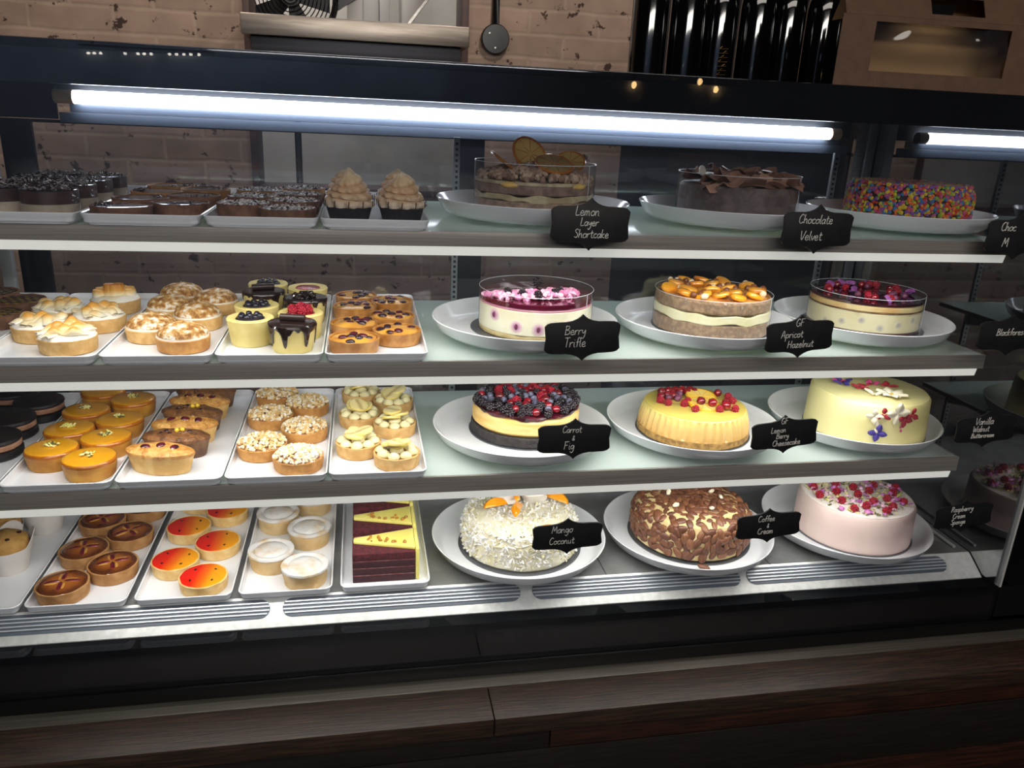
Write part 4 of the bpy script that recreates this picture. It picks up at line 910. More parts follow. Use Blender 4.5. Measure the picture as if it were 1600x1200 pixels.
# --- berry trifle
plate(-.050, .176, 1, 'berry trifle cake on the second shelf')
t = cake('berry_trifle_cake', 'cream berry trifle cake with red jelly top and pink crumble in a clear collar', -.030, .186, 1)
board(t, .112)
TRI = M('trifle_cream', '#eae3c4', '#e2d8b2', scale=30, rough=.5); BISC = M('trifle_biscuit', '#d3bd84', '#c4a868', scale=60, rough=.7)
layer(t, 'biscuit_base', .0965, .0012, .009, BISC, sd=3, zw=.003); layer(t, 'cream_layer', .0972, .0092, .050, TRI, sd=4, wob=.003)
layer(t, 'pink_cream', .0972, .0501, .0535, M('pink_cream', '#d99aa8', '#c9809a', scale=20, rough=.4), wob=.003); JEL = M('red_jelly', '#5c1027', '#4a0c20', scale=14, rough=.06, coat=.8)
layer(t, 'jelly_top', .0974, .0536, .0625, JEL, wob=.002, zw=.0012)
SPOTM = radial_ramp('berry_spot', [(0, '#a85a86'), (.004, '#b9749a'), (.008, '#d8b4b6'), (.0125, '#e8e0c0')])
for a, z in ((-2.55, .038), (-2.1, .024), (-1.72, .022), (-1.2, .026), (-.8, .030)):
    MB().lathe([(0, 0), (.0125, 0), (.010, .0010), (.005, .0016), (0, .0018)], 24).build('berry_spot', SPOTM, t, loc=(.0965*math.cos(a), .0965*math.sin(a), z), rot=(0, PI/2, a))
    MB().ell((0, 0, 0), (.003, .002, .005), None, 10, 6).build('berry_heart', M('berry_heart', '#5a1838', rough=.4), t, loc=(.0985*math.cos(a), .0985*math.sin(a), z))
PKC = [M('pink_crumble', '#e79bbf', '#d77aa6', scale=60, rough=.7), M('pink_crumble_pale', '#f2bdd3', rough=.7)]
def cres(rd):
    u = rd.random(); a = PI*1.03+u*PI*1.02; rr = .056+rd.uniform(-.022, .022); w_ = math.sin(u*PI)
    return (-.012+rr*math.cos(a)*1.1, -.004+rr*math.sin(a)*.75+.02*(u > .8)*(u-.8)*5, .0635+rd.uniform(0, .010)*w_)
stuff(bits(430, R_(12), cres, .0054, 2, 'crumb').build('pink_crumble', PKC, t, recalc=False))
rd = R_(4)
for x, y in ((-.058, -.040), (-.035, -.052), (.022, -.045), (.034, -.030), (.012, .048), (-.01, -.06)): berry('blackberry', BLACKM, t, (x, y, .0715), rd, 1.0)
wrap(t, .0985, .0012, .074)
# --- gluten free apricot hazelnut
plate(.281, .178, 1, 'apricot hazelnut cake on the second shelf')
t = cake('apricot_hazelnut_cake', 'two layer sponge cake topped with glazed apricot halves and hazelnuts', .300, .192, 1)
board(t, .106)
layer(t, 'sponge_layer', .1035, .0012, .026, SPL, sd=11, wob=.012); layer(t, 'cream_layer', .103, .0262, .043, CRM, sd=12, wob=.02, zw=.006); layer(t, 'sponge_layer', .1025, .0432, .0655, SPL, sd=13, wob=.012, edge=.004)
disc(t, 'honey_glaze', .0985, .0657, .004, M('honey_glaze', '#a0602a', '#c78f45', scale=30, rough=.15, coat=.6, bump=.4, bscale=60), wobz=.004, seed=3)
APR = M('apricot', '#d9981f', '#c97b1c', scale=22, rough=.14, coat=.7); APM = MB().lathe([(0, -.004), (.010, -.004), (.0155, .0), (.0165, .004), (.0150, .008), (.010, .0105), (.005, .0112), (0, .0110)], 22, sx=1.14, wob=lambda a, j, r, z: (r*(1+.06*NZ(2*math.cos(a), 2*math.sin(a), 3)), z)).mesh('apricot_half', APR)
rd = R_(31); pts = []
for _ in range(4000):
    a = rd.uniform(0, 6.28); r = .084*math.sqrt(rd.random()); q = (r*math.cos(a), r*math.sin(a))
    if all(math.hypot(q[0]-p[0], q[1]-p[1]) > .0315 for p in pts) and len(pts) < 22: pts.append(q)
for q in pts: put('apricot_half', APM, t, (q[0], q[1], .0695), (rd.uniform(-.4, .4), rd.uniform(-.4, .4), rd.uniform(0, 6)), (rd.uniform(.85, 1.05),)*2+(.75,))
HZM = MB().ell((0, 0, 0), (.0062, .0062, .0066), None, 14, 9).mesh('hazelnut', M('hazelnut', '#7a4526', '#5c311a', scale=90, rough=.4)); HZW = MB().ell((0, 0, 0), (.0062, .0062, .0052), None, 14, 9).mesh('hazelnut', M('hazelnut_peeled', '#d9c6a4', rough=.5))
for k in range(34):
    a = rd.uniform(0, 6.28); r = .092*math.sqrt(rd.random()); put('hazelnut', HZM if k % 3 else HZW, t, (r*math.cos(a), r*math.sin(a), .0725), None or (rd.uniform(0, 3), 0, 0), rd.uniform(.8, 1.1))
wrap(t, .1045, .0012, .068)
# --- black forest cheesecake
plate(.603, .188, 1, 'black forest cake on the second shelf')
t = cake('black_forest_cake', 'cream cake with cherry red jelly top and purple petals in a clear collar', .618, .205, 1)
board(t, .110)
BFC = M('bf_cream', '#dcd2ab', '#d2c596', scale=24, rough=.45, lo=.3, hi=.62, c3='#7c6a68')
layer(t, 'red_base', .100, .0012, .007, M('bf_base', '#5d1f1c', '#3d1614', scale=30, rough=.4), wob=.003); layer(t, 'cream_layer', .1005, .0072, .042, BFC, sd=3, wob=.002)
layer(t, 'dark_band', .1004, .0421, .0445, M('bf_band', '#5a4136', '#8a6a4e', scale=40, rough=.5), wob=.002, zw=.001); layer(t, 'caramel_layer', .1005, .0446, .055, M('bf_caramel', '#c79a58', '#d9c28c', scale=14, rough=.4), wob=.002)
layer(t, 'jelly_top', .1006, .0552, .0605, M('bf_jelly', '#3c0e1a', '#2c0a14', scale=14, rough=.07, coat=.8), wob=.002)
rd = R_(41)
SPOTD = radial_ramp('blueberry_stain', [(0, '#8c8486'), (.003, '#b0a796'), (.0080, '#d8ceA6')])
for k in range(9):
    a = -2.85+k*.33; z = .016+.018*((k*37) % 11)/11
    MB().lathe([(0, 0), (.0085, 0), (.006, .0007), (.003, .001), (0, .0012)], 20).build('berry_spot', SPOTD, t, loc=(.1000*math.cos(a), .1000*math.sin(a), z), rot=(0, PI/2, a))
for k in range(22):
    a = rd.uniform(0, 6.28); r = .082*math.sqrt(rd.random()); m_ = (RASPM, CHERRYM, MAUVEM)[k % 3]; berry(('raspberry', 'cherry', 'currant')[k % 3], m_, t, (r*math.cos(a), r*math.sin(a), .0655), rd, .95)
PETP = M('petal_purple', '#7a3a80', '#8f5590', scale=90, rough=.6); PETM = MB().grid(lambda u, v: ((u-.5)*.016*(1-.6*abs(v-.5)), (v-.5)*.017, .0022*math.cos(u*6)+.001*math.sin(v*5)), 5, 5).mesh('petal', PETP, recalc=False)
for k in range(10):
    a = rd.uniform(0, 6.28); r = .088*math.sqrt(rd.random()); put('petal', PETM, t, (r*math.cos(a), r*math.sin(a), .0665), (rd.uniform(-.8, .8), rd.uniform(-.8, .8), rd.uniform(0, 6)))
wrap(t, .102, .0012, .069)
# --- carrot & fig sign: cheesecake with berries
plate(-.046, .176, 2, 'berry heaped cheesecake on the third shelf')
t = cake('berry_cheesecake', 'baked cheesecake on dark biscuit base heaped with red, black and frosted berries', -.034, .200, 2)
board(t, .104)
layer(t, 'biscuit_base', .100, .0012, .019, M('biscuit_dark', '#3c3736', '#2a2625', scale=120, rough=.9, bump=.7, bscale=260), sd=2); layer(t, 'cheesecake_body', .0975, .0192, .052, M('baked_gold', '#dfae52', '#eccd88', scale=12, stretch=(1, 1, 5), rough=.45, lo=.35, hi=.6, c3='#c98a34', bump=.3, bscale=50), sd=5, wob=.012, edge=.006)
layer(t, 'berry_glaze', .0965, .0505, .0565, M('berry_glaze', '#4a0f1c', '#2a0c14', scale=50, rough=.1, coat=.7), sd=6, wob=.03, zw=.006, edge=.0025)
rd = R_(51); pts = []
for k in range(2600):
    a = rd.uniform(0, 6.28); r = .091*math.sqrt(rd.random()); q = (r*math.cos(a), r*math.sin(a))
    if all(math.hypot(q[0]-p[0], q[1]-p[1]) > .0122 for p in pts): pts.append(q)
for k, q in enumerate(pts):
    r = math.hypot(*q); c = rd.random(); dome = .009*(1-(r/.095)**2)
    nm, m_, s_ = ('blackberry', BLACKM, 1.0) if c < (.75 if r > .062 else .15) else ('cherry', CHERRYM, 1.05) if c < .86 and r < .09 and c > .4 else ('raspberry', RASPM, 1.0) if c < .4 else ('blueberry', BLUEFM, 1.1)
    if r <= .062: nm, m_, s_ = (('cherry', CHERRYM, 1.1), ('raspberry', RASPM, 1.1), ('blueberry', BLUEFM, 1.15), ('blackberry', BLACKM, 1.0), ('cherry', CHERRYM, 1.0), ('blueberry', BLUEFM, 1.0))[k % 6]
    berry(nm, m_, t, (q[0], q[1], .0615+dome), rd, s_)
# --- gluten free lemon berry cheesecake
plate(.280, .173, 2, 'lemon berry cheesecake on the third shelf')
t = cake('lemon_berry_cheesecake', 'bright yellow cheesecake with pleated sides, red berries and dried lemon slices', .281, .170, 2)
board(t, .106)
layer(t, 'biscuit_base', .1035, .0012, .014, M('biscuit_tan', '#a98548', '#7d5f30', scale=120, rough=.9, bump=.6, bscale=260), sd=2)
def pleat(a, i, r, z):
    k = .5+.5*math.sin(a*46+2*NZ(a*5)); return (r*(1-.04*k*(1 if .016 < z < .048 and r > .08 else 0)), z)
MB().lathe([(0, .0142), (.1025, .0142), (.1030, .017), (.1015, .028), (.0985, .040), (.0965, .0465), (.0945, .0505), (.091, .053), (0, .054)], 220, wob=pleat).build('cheesecake_body', axis_ramp('lemon_baked', [(.014, '#b98e48'), (.022, '#c8a460'), (.036, '#d4b672'), (.046, '#dcc878'), (.056, '#dcc668')], 2, .3, .3, 60, .2), t)
disc(t, 'lemon_glaze', .092, .0535, .002, M('lemon_glaze', '#dcc664', '#d4bb58', scale=10, rough=.14, coat=.5), wobz=.001)
rd = R_(61)
for x, y in ((-.05, .045), (-.035, .05), (-.02, .052), (-.005, .055), (.01, .052), (-.028, .042), (.0, .04), (.014, .042), (-.045, .028), (-.012, .046), (-.06, .02), (-.035, .022), (.058, .03)): berry('cherry', CHERRYM, t, (x, y, .0615), rd, 1.05)
for x, y in ((-.048, .012), (-.032, .008), (-.02, .030), (-.028, .014)): berry('currant', MAUVEM, t, (x, y, .0610), rd, 1.1)
for x, y in ((-.058, -.012), (-.03, -.02), (-.018, -.006), (.066, .0), (.050, -.022), (.072, .014), (.025, -.052), (-.02, -.048), (-.068, .002), (.055, -.052), (.07, -.01)): berry('raspberry', RASPM, t, (x, y, .0600), rd, .9)
for x, y in ((.02, -.03), (.002, -.02), (.040, -.045)): berry('cherry', CHERRYM, t, (x, y, .0645), rd, 1.15)
LEMY = axis_ramp('dried_lemon', [(-.028, '#e6bd36'), (0, '#efd986'), (.028, '#e6bd36')], 0, .35, .1, 90, .15); LS2 = lemon_slice(.030, [LEMY, M('lemon_rind', '#dba51c', rough=.4)])
put('lemon_slice', LS2, t, (.008, -.022, .0585), (.12, .02, .2), 1.0); put('lemon_slice', LS2, t, (.018, .016, .0605), (.16, 0, -.1), .95)
# --- vanilla walnut buttercream
plate(.615, .174, 2, 'pale yellow buttercream cake on the third shelf')
t = cake('buttercream_cake', 'tall smooth pale yellow buttercream cake with pressed flowers down its front', .632, .160, 2)
board(t, .112)
MB().lathe([(0, .0012), (.110, .0012), (.1105, .004), (.109, .045), (.107, .076), (.103, .0805), (.06, .083), (0, .084)], 90, wob=lambda a, i, r, z: (r*(1+.006*NZ(3*math.cos(a), 3*math.sin(a), z*20)), z+.001*NZ(r*30*math.cos(a), r*30*math.sin(a)))).build('buttercream', M('buttercream', '#ded69c', '#d6cb8a', scale=8, rough=.5, bump=.25, bscale=26), t)
def petal_mesh(nm, mat, L2, W2):
    return MB().grid(lambda u, v: ((u-.5)*W2*2*math.sin(PI*min(.98, .12+v*.8)), v*L2, .002*math.sin(v*3)+.0015*math.cos((u-.5)*5)), 6, 7).mesh(nm, mat, recalc=False)
PW = petal_mesh('petal', M('petal_white', '#efe9d4', '#e0d6b8', scale=60, rough=.6), .020, .008); PR = petal_mesh('petal', M('petal_red', '#b32a3c', '#8e1c30', scale=60, rough=.6), .016, .006); PPK = petal_mesh('petal', M('petal_pink', '#d24a86', '#b93a74', scale=60, rough=.6), .014, .006); PBL = petal_mesh('petal', M('petal_violet', '#4a3a96', '#352a78', scale=60, rough=.6), .017, .006)
rd = R_(71)
def flower(cx, cy, zt, petals, n, s=1, a0=0):
    """petals laid on the top when zt is the top, else pressed on the front side"""
    for k in range(n):
        a = a0+2*PI*k/n
        put('petal', petals, t, (cx+.003*math.cos(a), cy+.003*math.sin(a), zt), (.22, .0, a-PI/2), s)
def side(a_deg, z, petals, n, s=1, spread=2*PI):
    A = math.radians(a_deg); r = .1105
    for k in range(n):
        q = spread*k/n+rd.uniform(-.2, .2)
        mt = Matrix.Translation((r*math.cos(A), r*math.sin(A), z)) @ Matrix.Rotation(A+PI/2, 4, 'Z') @ Matrix.Rotation(PI/2, 4, 'X') @ Matrix.Rotation(q, 4, 'Z') @ Matrix.Translation((0, .001, 0)) @ Matrix.Rotation(.15, 4, 'X')
        o = put('petal', petals, t); o.matrix_local = mt @ Matrix.Scale(s, 4)
ZT_ = .0850
flower(-.038, .028, ZT_, PBL, 3, .9, 2.2); flower(-.050, .012, ZT_, PBL, 3, 1.0, 2.6); flower(-.046, .034, ZT_, PPK, 3, .9, 1); flower(-.030, -.012, ZT_, PR, 4, .9, .6); flower(-.012, .002, ZT_, PR, 2, .8, 0); flower(.012, .012, ZT_, PPK, 4, .9, 0); flower(.034, -.004, ZT_, PR, 3, 1, 5.4)
flower(.006, -.056, ZT_, PW, 6, 1.25, .3); flower(-.022, -.045, ZT_, PW, 3, .9, 2)
MB().ell((0, 0, 0), (.004, .004, .002), None, 10, 6).build('flower_heart', M('flower_gold', '#cfae3a', rough=.6), t, loc=(.006, -.056, .0875))
side(-98, .070, PW, 4, 1.0); side(-110, .066, PR, 3, .8); side(-90, .058, PR, 4, .9); side(-118, .060, PW, 4, .7); side(-82, .066, PR, 3, .85); side(-113, .030, PBL, 4, .95); side(-114, .040, PW, 2, .5); side(-92, .040, PPK, 2, .4)
# --- mango coconut
plate(-.038, .189, 3, 'white coconut cake on the deck')
t = cake('mango_coconut_cake', 'white cake shaggy with coconut flakes and orange mango slices on top', -.036, .187, 3)
board(t, .118)
MB().lathe([(0, .0012), (.106, .0012), (.110, .006), (.109, .045), (.102, .064), (.08, .073), (0, .075)], 64, wob=lambda a, i, r, z: (r*(1+.02*NZ(4*math.cos(a), 4*math.sin(a), z*40)), z)).build('cake_body', M('coconut_cream', '#d6d1bd', '#c9c19f', scale=40, rough=.7), t)
COCO = [M('coconut_white', '#e0dfdc', rough=.7), M('coconut_cream2', '#d9d4c0', rough=.7), M('coconut_yellow', '#cfc69f', rough=.7)]
def onC(rd):
    if rd.random() < .6:
        a = rd.uniform(0, 6.283); z = rd.uniform(.0095, .066); r = .1095-max(0, z-.045)*.36; return (r*math.cos(a), r*math.sin(a), z)
    a = rd.uniform(0, 6.283); r = .104*math.sqrt(rd.random()); return (r*math.cos(a), r*math.sin(a), .076-.012*(r/.104)**3)
mm = MB(); rd = R_(81)
for _ in range(2300):
    p = onC(rd); s_ = rd.uniform(.0035, .008); e = Euler((rd.uniform(-1.3, 1.3), rd.uniform(-1.3, 1.3), rd.uniform(0, 6.3)))
    mm.box((-s_, -s_*.26, -.0004), (s_, s_*.26, .0004), 0 if rd.random() < .6 else rd.choice((1, 2)), e, p)
stuff(mm.build('coconut_flakes', COCO, t, recalc=False, smooth=0))
MNG = M('mango', '#ec9d16', '#dd8410', scale=30, rough=.15, coat=.6)
MNM = MB().prism([(.026*math.cos(a), .017*math.sin(a)) for a in [PI*k/12 for k in range(13)]], -.0045, .0045).mesh('mango_slice', MNG, bevel=.002)
for x, y, z, ro in ((-.050, -.005, .082, (1.0, .1, .45)), (.028, -.088, .066, (.7, -.2, .15)), (-.006, .0, .094, (1.0, .3, 1.35)), (-.010, -.032, .085, (.7, .1, 1.2)), (.026, .03, .094, (1.2, .1, -.5)), (.070, .01, .082, (1.1, 0, -.8))): put('mango_slice', MNM, t, (x, y, z), ro, 1.0)
MERW = M('meringue_white', '#e2dfd9', '#d8d2c6', scale=30, rough=.6)
for x, y, s_, q in ((-.022, .022, .022, 1), (.026, .026, .026, 2), (.012, .048, .02, 3)): MB().ell((0, 0, 0), (s_, s_*.8, s_*.75), None, 16, 10, nz=.35, nf=14, seed=q).build('meringue_piece', MERW, t, loc=(x, y, .088))
# --- coffee & cream with almonds
plate(.302, .180, 3, 'almond covered cake on the deck')
t = cake('almond_cake', 'coffee cream cake covered all over with roasted whole almonds', .309, .187, 3)
board(t, .121)
ABODY = M('almond_cream', '#d9c692', '#c9b27a', scale=50, rough=.6, bump=.6, bscale=120)
MB().lathe([(0, .0012), (.108, .0012), (.114, .006), (.114, .05), (.106, .069), (.085, .078), (0, .080)], 64, wob=lambda a, i, r, z: (r*(1+.02*NZ(5*math.cos(a), 5*math.sin(a), z*50)), z)).build('cake_body', ABODY, t)
def almond():
    m = MB(); n = 14; pr = [(0, -1)]+[((1-(abs(q)**2.2))**.62*(1-.18*q), q) for q in [-1+2*k/10 for k in range(1, 10)]]+[(0, 1)]
    V = MB().lathe(pr, n); m.add([(x*.0074, z*.0128, y*.0044) for x, y, z in V.v], V.f); return m
AL = [almond().mesh('almond', M('almond_'+str(k), a, b, scale=90, stretch=(3, .4, 3), rough=.4, bump=.3, bscale=200)) for k, (a, b) in enumerate((('#6f4430', '#533022'), ('#7d4e34', '#5e3825'), ('#8a5a3c', '#6b432b')))]
rd = R_(91); cand = []
for k in range(9000):
    if rd.random() < .56:
        a = rd.uniform(-PI, PI); z = rd.uniform(.0135, .064); r = .1145-max(0, z-.05)*.5; p = Vector((r*math.cos(a), r*math.sin(a), z)); nrm = Vector((math.cos(a), math.sin(a), max(0, z-.045)*14))
    else:
        a = rd.uniform(0, 6.283); r = .104*math.sqrt(rd.random()); p = Vector((r*math.cos(a), r*math.sin(a), .081-.012*(r/.104)**3)); nrm = Vector((.35*math.cos(a)*(r/.1)**2, .35*math.sin(a)*(r/.1)**2, 1))
    if all((p-q[0]).length > .0112 for q in cand): cand.append((p, nrm.normalized()))
def view(c):
    d = (Vector((-.3255, -1.1233, .8158))-(Vector(t.location)+c[0])).normalized(); return -d.dot(c[1])
cand.sort(key=view)
rest = MB(); am = almond()
for k, (p, nrm) in enumerate(cand):
    q = nrm.to_track_quat('Z', 'Y'); q = q @ Euler((rd.uniform(-.35, .35), rd.uniform(-.35, .35), rd.uniform(0, 6.28))).to_quaternion(); s_ = rd.uniform(.85, 1.1)
    if k < 100:
        o = put('almond', AL[k % 3], t, p, (0, 0, 0), s_); o.rotation_euler = q.to_euler()
    else: rest.add([p+q.to_matrix() @ (Vector(v)*s_) for v in am.v], am.f, k % 3)
stuff(rest.build('almond_coating', [m.materials[0] for m in AL], t, recalc=False))
PUFF = MB().ell((0, 0, 0), (.007, .0042, .0035), None, 12, 8, nz=.3, nf=20).mesh('cream_fleck', M('cream_fleck', '#efe6c8', rough=.6))
for k in range(14):
    a = rd.uniform(0, 6.28); r = rd.uniform(.03, .1); put('cream_fleck', PUFF, t, (r*math.cos(a), r*math.sin(a), .0885-.012*(r/.104)**3), (rd.uniform(-.8, .8), rd.uniform(-.8, .8), rd.uniform(0, 6)))
# crumbs that fell on that plate
tag(put('almond', AL[1], None, (.285, .055, DECK_Z+.0165), (.2, 0, 1.2)), 'single almond fallen on the white plate in front of the almond cake', 'almond')
# --- raspberry cream sponge
plate(.648, .180, 3, 'pink raspberry cake on the deck')
t = cake('raspberry_sponge_cake', 'smooth pale pink cake topped with raspberries, pink petals and pistachio bits', .661, .174, 3)
board(t, .117)
MB().lathe([(0, .0012), (.113, .0012), (.1135, .004), (.113, .04), (.112, .072), (.1085, .0765), (0, .078)], 90, wob=lambda a, i, r, z: (r*(1+.004*NZ(3*math.cos(a), 3*math.sin(a), z*30)), z)).build('pink_frosting', M('pink_frosting', '#dfc9c0', '#d8bfb8', scale=12, rough=.6, bump=.15, bscale=60, lo=.35, hi=.6, c3='#d2aeb0'), t)
disc(t, 'white_top', .107, .0778, .0012, M('white_top', '#efe6de', rough=.6))
rd = R_(101)
stuff(bits(330, rd, in_disc(.1, .080, 0, .003), .0034, 3).build('pistachio_bits', [PIST, PIST2, PIST3], t, recalc=False, smooth=0))
PP2 = petal_mesh('petal', M('petal_mauve', '#b85aa8', '#cf8cc2', scale=70, rough=.6), .012, .0058); PP3 = petal_mesh('petal', M('petal_blush', '#e6bfd2', '#dba6c2', scale=70, rough=.6), .011, .005)
for k in range(90):
    a = rd.uniform(0, 6.28); r = .1*math.sqrt(rd.random()); put('petal', (PP2, PP3)[k % 2], t, (r*math.cos(a), r*math.sin(a), .082+rd.uniform(0, .004)), (rd.uniform(-.7, .7), rd.uniform(-.7, .7), rd.uniform(0, 6)))
pts = []
for k in range(900):
    a = rd.uniform(0, 6.28); r = .093*math.sqrt(rd.random()); q = (r*math.cos(a), r*math.sin(a))
    if len(pts) < 24 and all(math.hypot(q[0]-p[0], q[1]-p[1]) > .029 for p in pts): pts.append(q)
for q in pts: berry('raspberry', RASPM, t, (q[0], q[1], .0855), rd, 1.0)
# ------------------------------------------------------------------ chalk signs
GL = {
'a': (1.0, [[(.8, .85), (.45, 1), (.1, .6), (.2, .1), (.5, .02), (.8, .5), (.85, 1), (.82, .25), (1.0, 0)]]),
'b': (1.0, [[(.12, 2), (.1, 1), (.12, .1), (.5, 0), (.85, .4), (.6, .9), (.15, .7)]]),
'c': (.9, [[(.8, .85), (.5, 1), (.12, .65), (.18, .2), (.5, 0), (.85, .2)]]),
'e': (.95, [[(.14, .48), (.7, .55), (.68, .92), (.4, 1), (.12, .6), (.2, .12), (.55, 0), (.9, .2)]]),
'f': (.75, [[(.8, 1.75), (.55, 2), (.38, 1.6), (.36, .8), (.34, 0)], [(.05, 1), (.75, 1.05)]]),
'g': (1.0, [[(.8, .85), (.4, 1), (.1, .6), (.25, .12), (.6, .2), (.85, .95), (.8, -.4), (.45, -.9), (.1, -.6)]]),
'h': (1.0, [[(.12, 2), (.1, 1), (.1, 0)], [(.1, .5), (.45, 1), (.72, .75), (.76, .1), (.95, .05)]]),
'i': (.5, [[(.2, 1), (.2, .15), (.45, 0)], [(.2, 1.42), (.26, 1.5)]]),
'k': (.9, [[(.12, 2), (.1, 1), (.1, 0)], [(.72, 1), (.14, .45), (.85, 0)]]),
'l': (.5, [[(.2, 2), (.17, 1), (.2, .15), (.45, 0)]]),
'm': (1.35, [[(.1, 1), (.1, .5), (.1, 0)], [(.1, .6), (.36, 1), (.52, .75), (.54, 0)], [(.54, .6), (.82, 1), (1.0, .75), (1.04, .1), (1.2, .05)]]),
'n': (1.0, [[(.1, 1), (.1, .5), (.1, 0)], [(.1, .6), (.45, 1), (.7, .75), (.74, .1), (.95, .06)]]),
'o': (1.0, [[(.5, 1), (.14, .7), (.16, .2), (.5, 0), (.84, .3), (.8, .8), (.5, 1), (.72, .86), (.98, .9)]]),
'p': (1.0, [[(.12, 1), (.1, 0), (.08, -.9)], [(.12, .7), (.5, 1), (.86, .6), (.6, .05), (.14, .2)]]),
'r': (.8, [[(.12, 1), (.12, .5), (.12, 0)], [(.12, .5), (.4, .95), (.75, .92)]]),
's': (.85, [[(.72, .88), (.4, 1), (.2, .75), (.55, .48), (.7, .2), (.36, 0), (.05, .14)]]),
't': (.8, [[(.36, 1.7), (.34, .9), (.36, .15), (.62, 0), (.8, .15)], [(.04, 1.1), (.76, 1.18)]]),
'u': (1.0, [[(.1, 1), (.12, .3), (.42, 0), (.7, .35), (.76, 1), (.78, .2), (1.0, 0)]]),
'v': (.85, [[(.05, 1), (.38, 0), (.8, 1)]]),
'y': (.95, [[(.1, 1), (.16, .45), (.5, .35), (.78, 1), (.74, -.2), (.4, -.9), (.05, -.6)]]),
'z': (.95, [[(.08, 1), (.45, 1), (.8, .98)], [(.8, .98), (.1, .02)], [(.1, .02), (.5, .02), (.9, .06)]]),
'&': (1.0, [[(.9, .0), (.3, 1.3), (.5, 1.75), (.68, 1.4), (.14, .5), (.42, 0), (.9, .6)]]),
'A': (1.3, [[(.05, 0), (.6, 2), (1.1, 0)], [(.25, .7), (.95, .75)]]),
'B': (1.2, [[(.15, 2), (.15, 1), (.15, 0)], [(.0, 1.95), (.75, 1.9), (.85, 1.4), (.2, 1.05)], [(.2, 1.05), (1.0, .85), (.9, .2), (.0, .02)]]),
'C': (1.2, [[(1.05, 1.7), (.65, 2), (.15, 1.3), (.2, .4), (.6, 0), (1.1, .3)]]),
'F': (1.1, [[(.15, 2), (.15, 1), (.12, 0)], [(.0, 1.95), (.5, 1.97), (1.0, 2)], [(.15, 1.05), (.75, 1.1)]]),
'G': (1.3, [[(1.05, 1.7), (.65, 2), (.15, 1.3), (.2, .4), (.65, 0), (1.05, .4), (1.08, .85)], [(.65, .85), (1.2, .87)]]),
'H': (1.3, [[(.15, 2), (.13, 1), (.12, 0)], [(1.0, 2), (1.0, 1), (1.02, 0)], [(.12, 1), (1.0, 1.05)]]),
'L': (1.0, [[(.2, 2), (.15, 1), (.12, .1), (.5, .02), (.95, .12)]]),
'M': (1.5, [[(.1, 0), (.2, 1), (.3, 1.9)], [(.3, 1.9), (.7, .6)], [(.7, .6), (1.15, 1.9)], [(1.15, 1.9), (1.25, 1), (1.35, 0)]]),
'R': (1.2, [[(.15, 2), (.15, 1), (.12, 0)], [(.0, 1.9), (.7, 1.95), (.9, 1.4), (.2, 1.0)], [(.35, 1.0), (1.1, 0)]]),
'S': (1.1, [[(.95, 1.75), (.55, 2), (.2, 1.55), (.6, 1.05), (.9, .6), (.6, .05), (.08, .25)]]),
'T': (1.1, [[(.02, 1.95), (.5, 1.97), (1.1, 2)], [(.55, 1.95), (.52, 1), (.5, 0)]]),
'V': (1.2, [[(.05, 2), (.5, 0), (1.1, 2)]]),
'W': (1.6, [[(.05, 2), (.4, 0), (.75, 1.3), (1.1, 0), (1.5, 2)]]),
}
def cr(P, n=5):
    if len(P) < 3: return [Vector((*p, 0)) for p in P]
    out = []
    for i in range(len(P)-1):
        p0, p1, p2, p3 = (Vector((*P[max(0, i-1)], 0)), Vector((*P[i], 0)), Vector((*P[i+1], 0)), Vector((*P[min(len(P)-1, i+2)], 0)))
        for k in range(n):
            u = k/n; out.append(.5*((2*p1)+(p2-p0)*u+(2*p0-5*p1+4*p2-p3)*u*u+(3*p1-p0-3*p2+p3)*u**3))
    return out+[Vector((*P[-1], 0))]
SIGNB = M('chalkboard', '#111113', '#16161a', scale=60, rough=.55, spec=.3); CHALK = M('chalk', '#cfcdca', '#b5b3b0', scale=900, rough=.9)
half = [(0, 1), (.06, .90), (.15, .80), (.28, .72), (.42, .68), (.62, .675), (.83, .66), (.93, .61), (1, .50), (.985, .25), (.965, 0)]
half = half+[(x, -y) for x, y in half[-2::-1]]
OUT = half+[(-x, y) for x, y in half[-2:0:-1]]
def sign(lines, x, z, w=.117, h=.0745, tilt=0, label=''):
    t = thing('chalk_sign', label, 'sign', (x, -.0125, z)); t['group'] = 'chalk name signs'
    t.rotation_euler = (0, tilt, 0)
    MB().prism([(u*w/2, v*h/2) for u, v in OUT][::-1], 0, .0035, 'y').build('board', SIGNB, t, bevel=.0006, smooth=30)
    MB().box((-.006, .0036, -.012), (.006, .0062, .012)).build('adhesive_pad', M('pad', '#3a3a3c', rough=.7), t)
    m = MB()
    for txt, cx, cz, s_ in lines:
        adv = sum(GL[c][0] if c in GL else .55 for c in txt)*s_; px = cx-adv/2
        for c in txt:
            if c not in GL: px += .55*s_; continue
            for st in GL[c][1]:
                pts = cr(st); P3 = [Vector((px+(p.x+.12*p.y)*s_, -.0003, cz+(p.y-.5)*s_)) for p in pts]
                m.tube(P3, .00062, 5)
            px += GL[c][0]*s_
    m.build('handwriting', CHALK, t, recalc=False)
L_ = 'black scalloped chalk sign reading '
sign([('Lemon', -.006, .016, .0068), ('Layer', -.002, .001, .0058), ('Shortcake', .002, -.016, .0062)], .000, .6745, .118, .076, .0, L_+'Lemon Layer Shortcake')
sign([('Chocolate', -.006, .012, .0068), ('Velvet', -.010, -.013, .0070)], .360, .6745, .116, .075, .0, L_+'Chocolate Velvet')
sign([('Choc', -.022, .012, .0068), ('M', -.022, -.013, .0075)], .716, .670, .116, .075, .0, L_+'Choc, cut by the right edge of the picture')
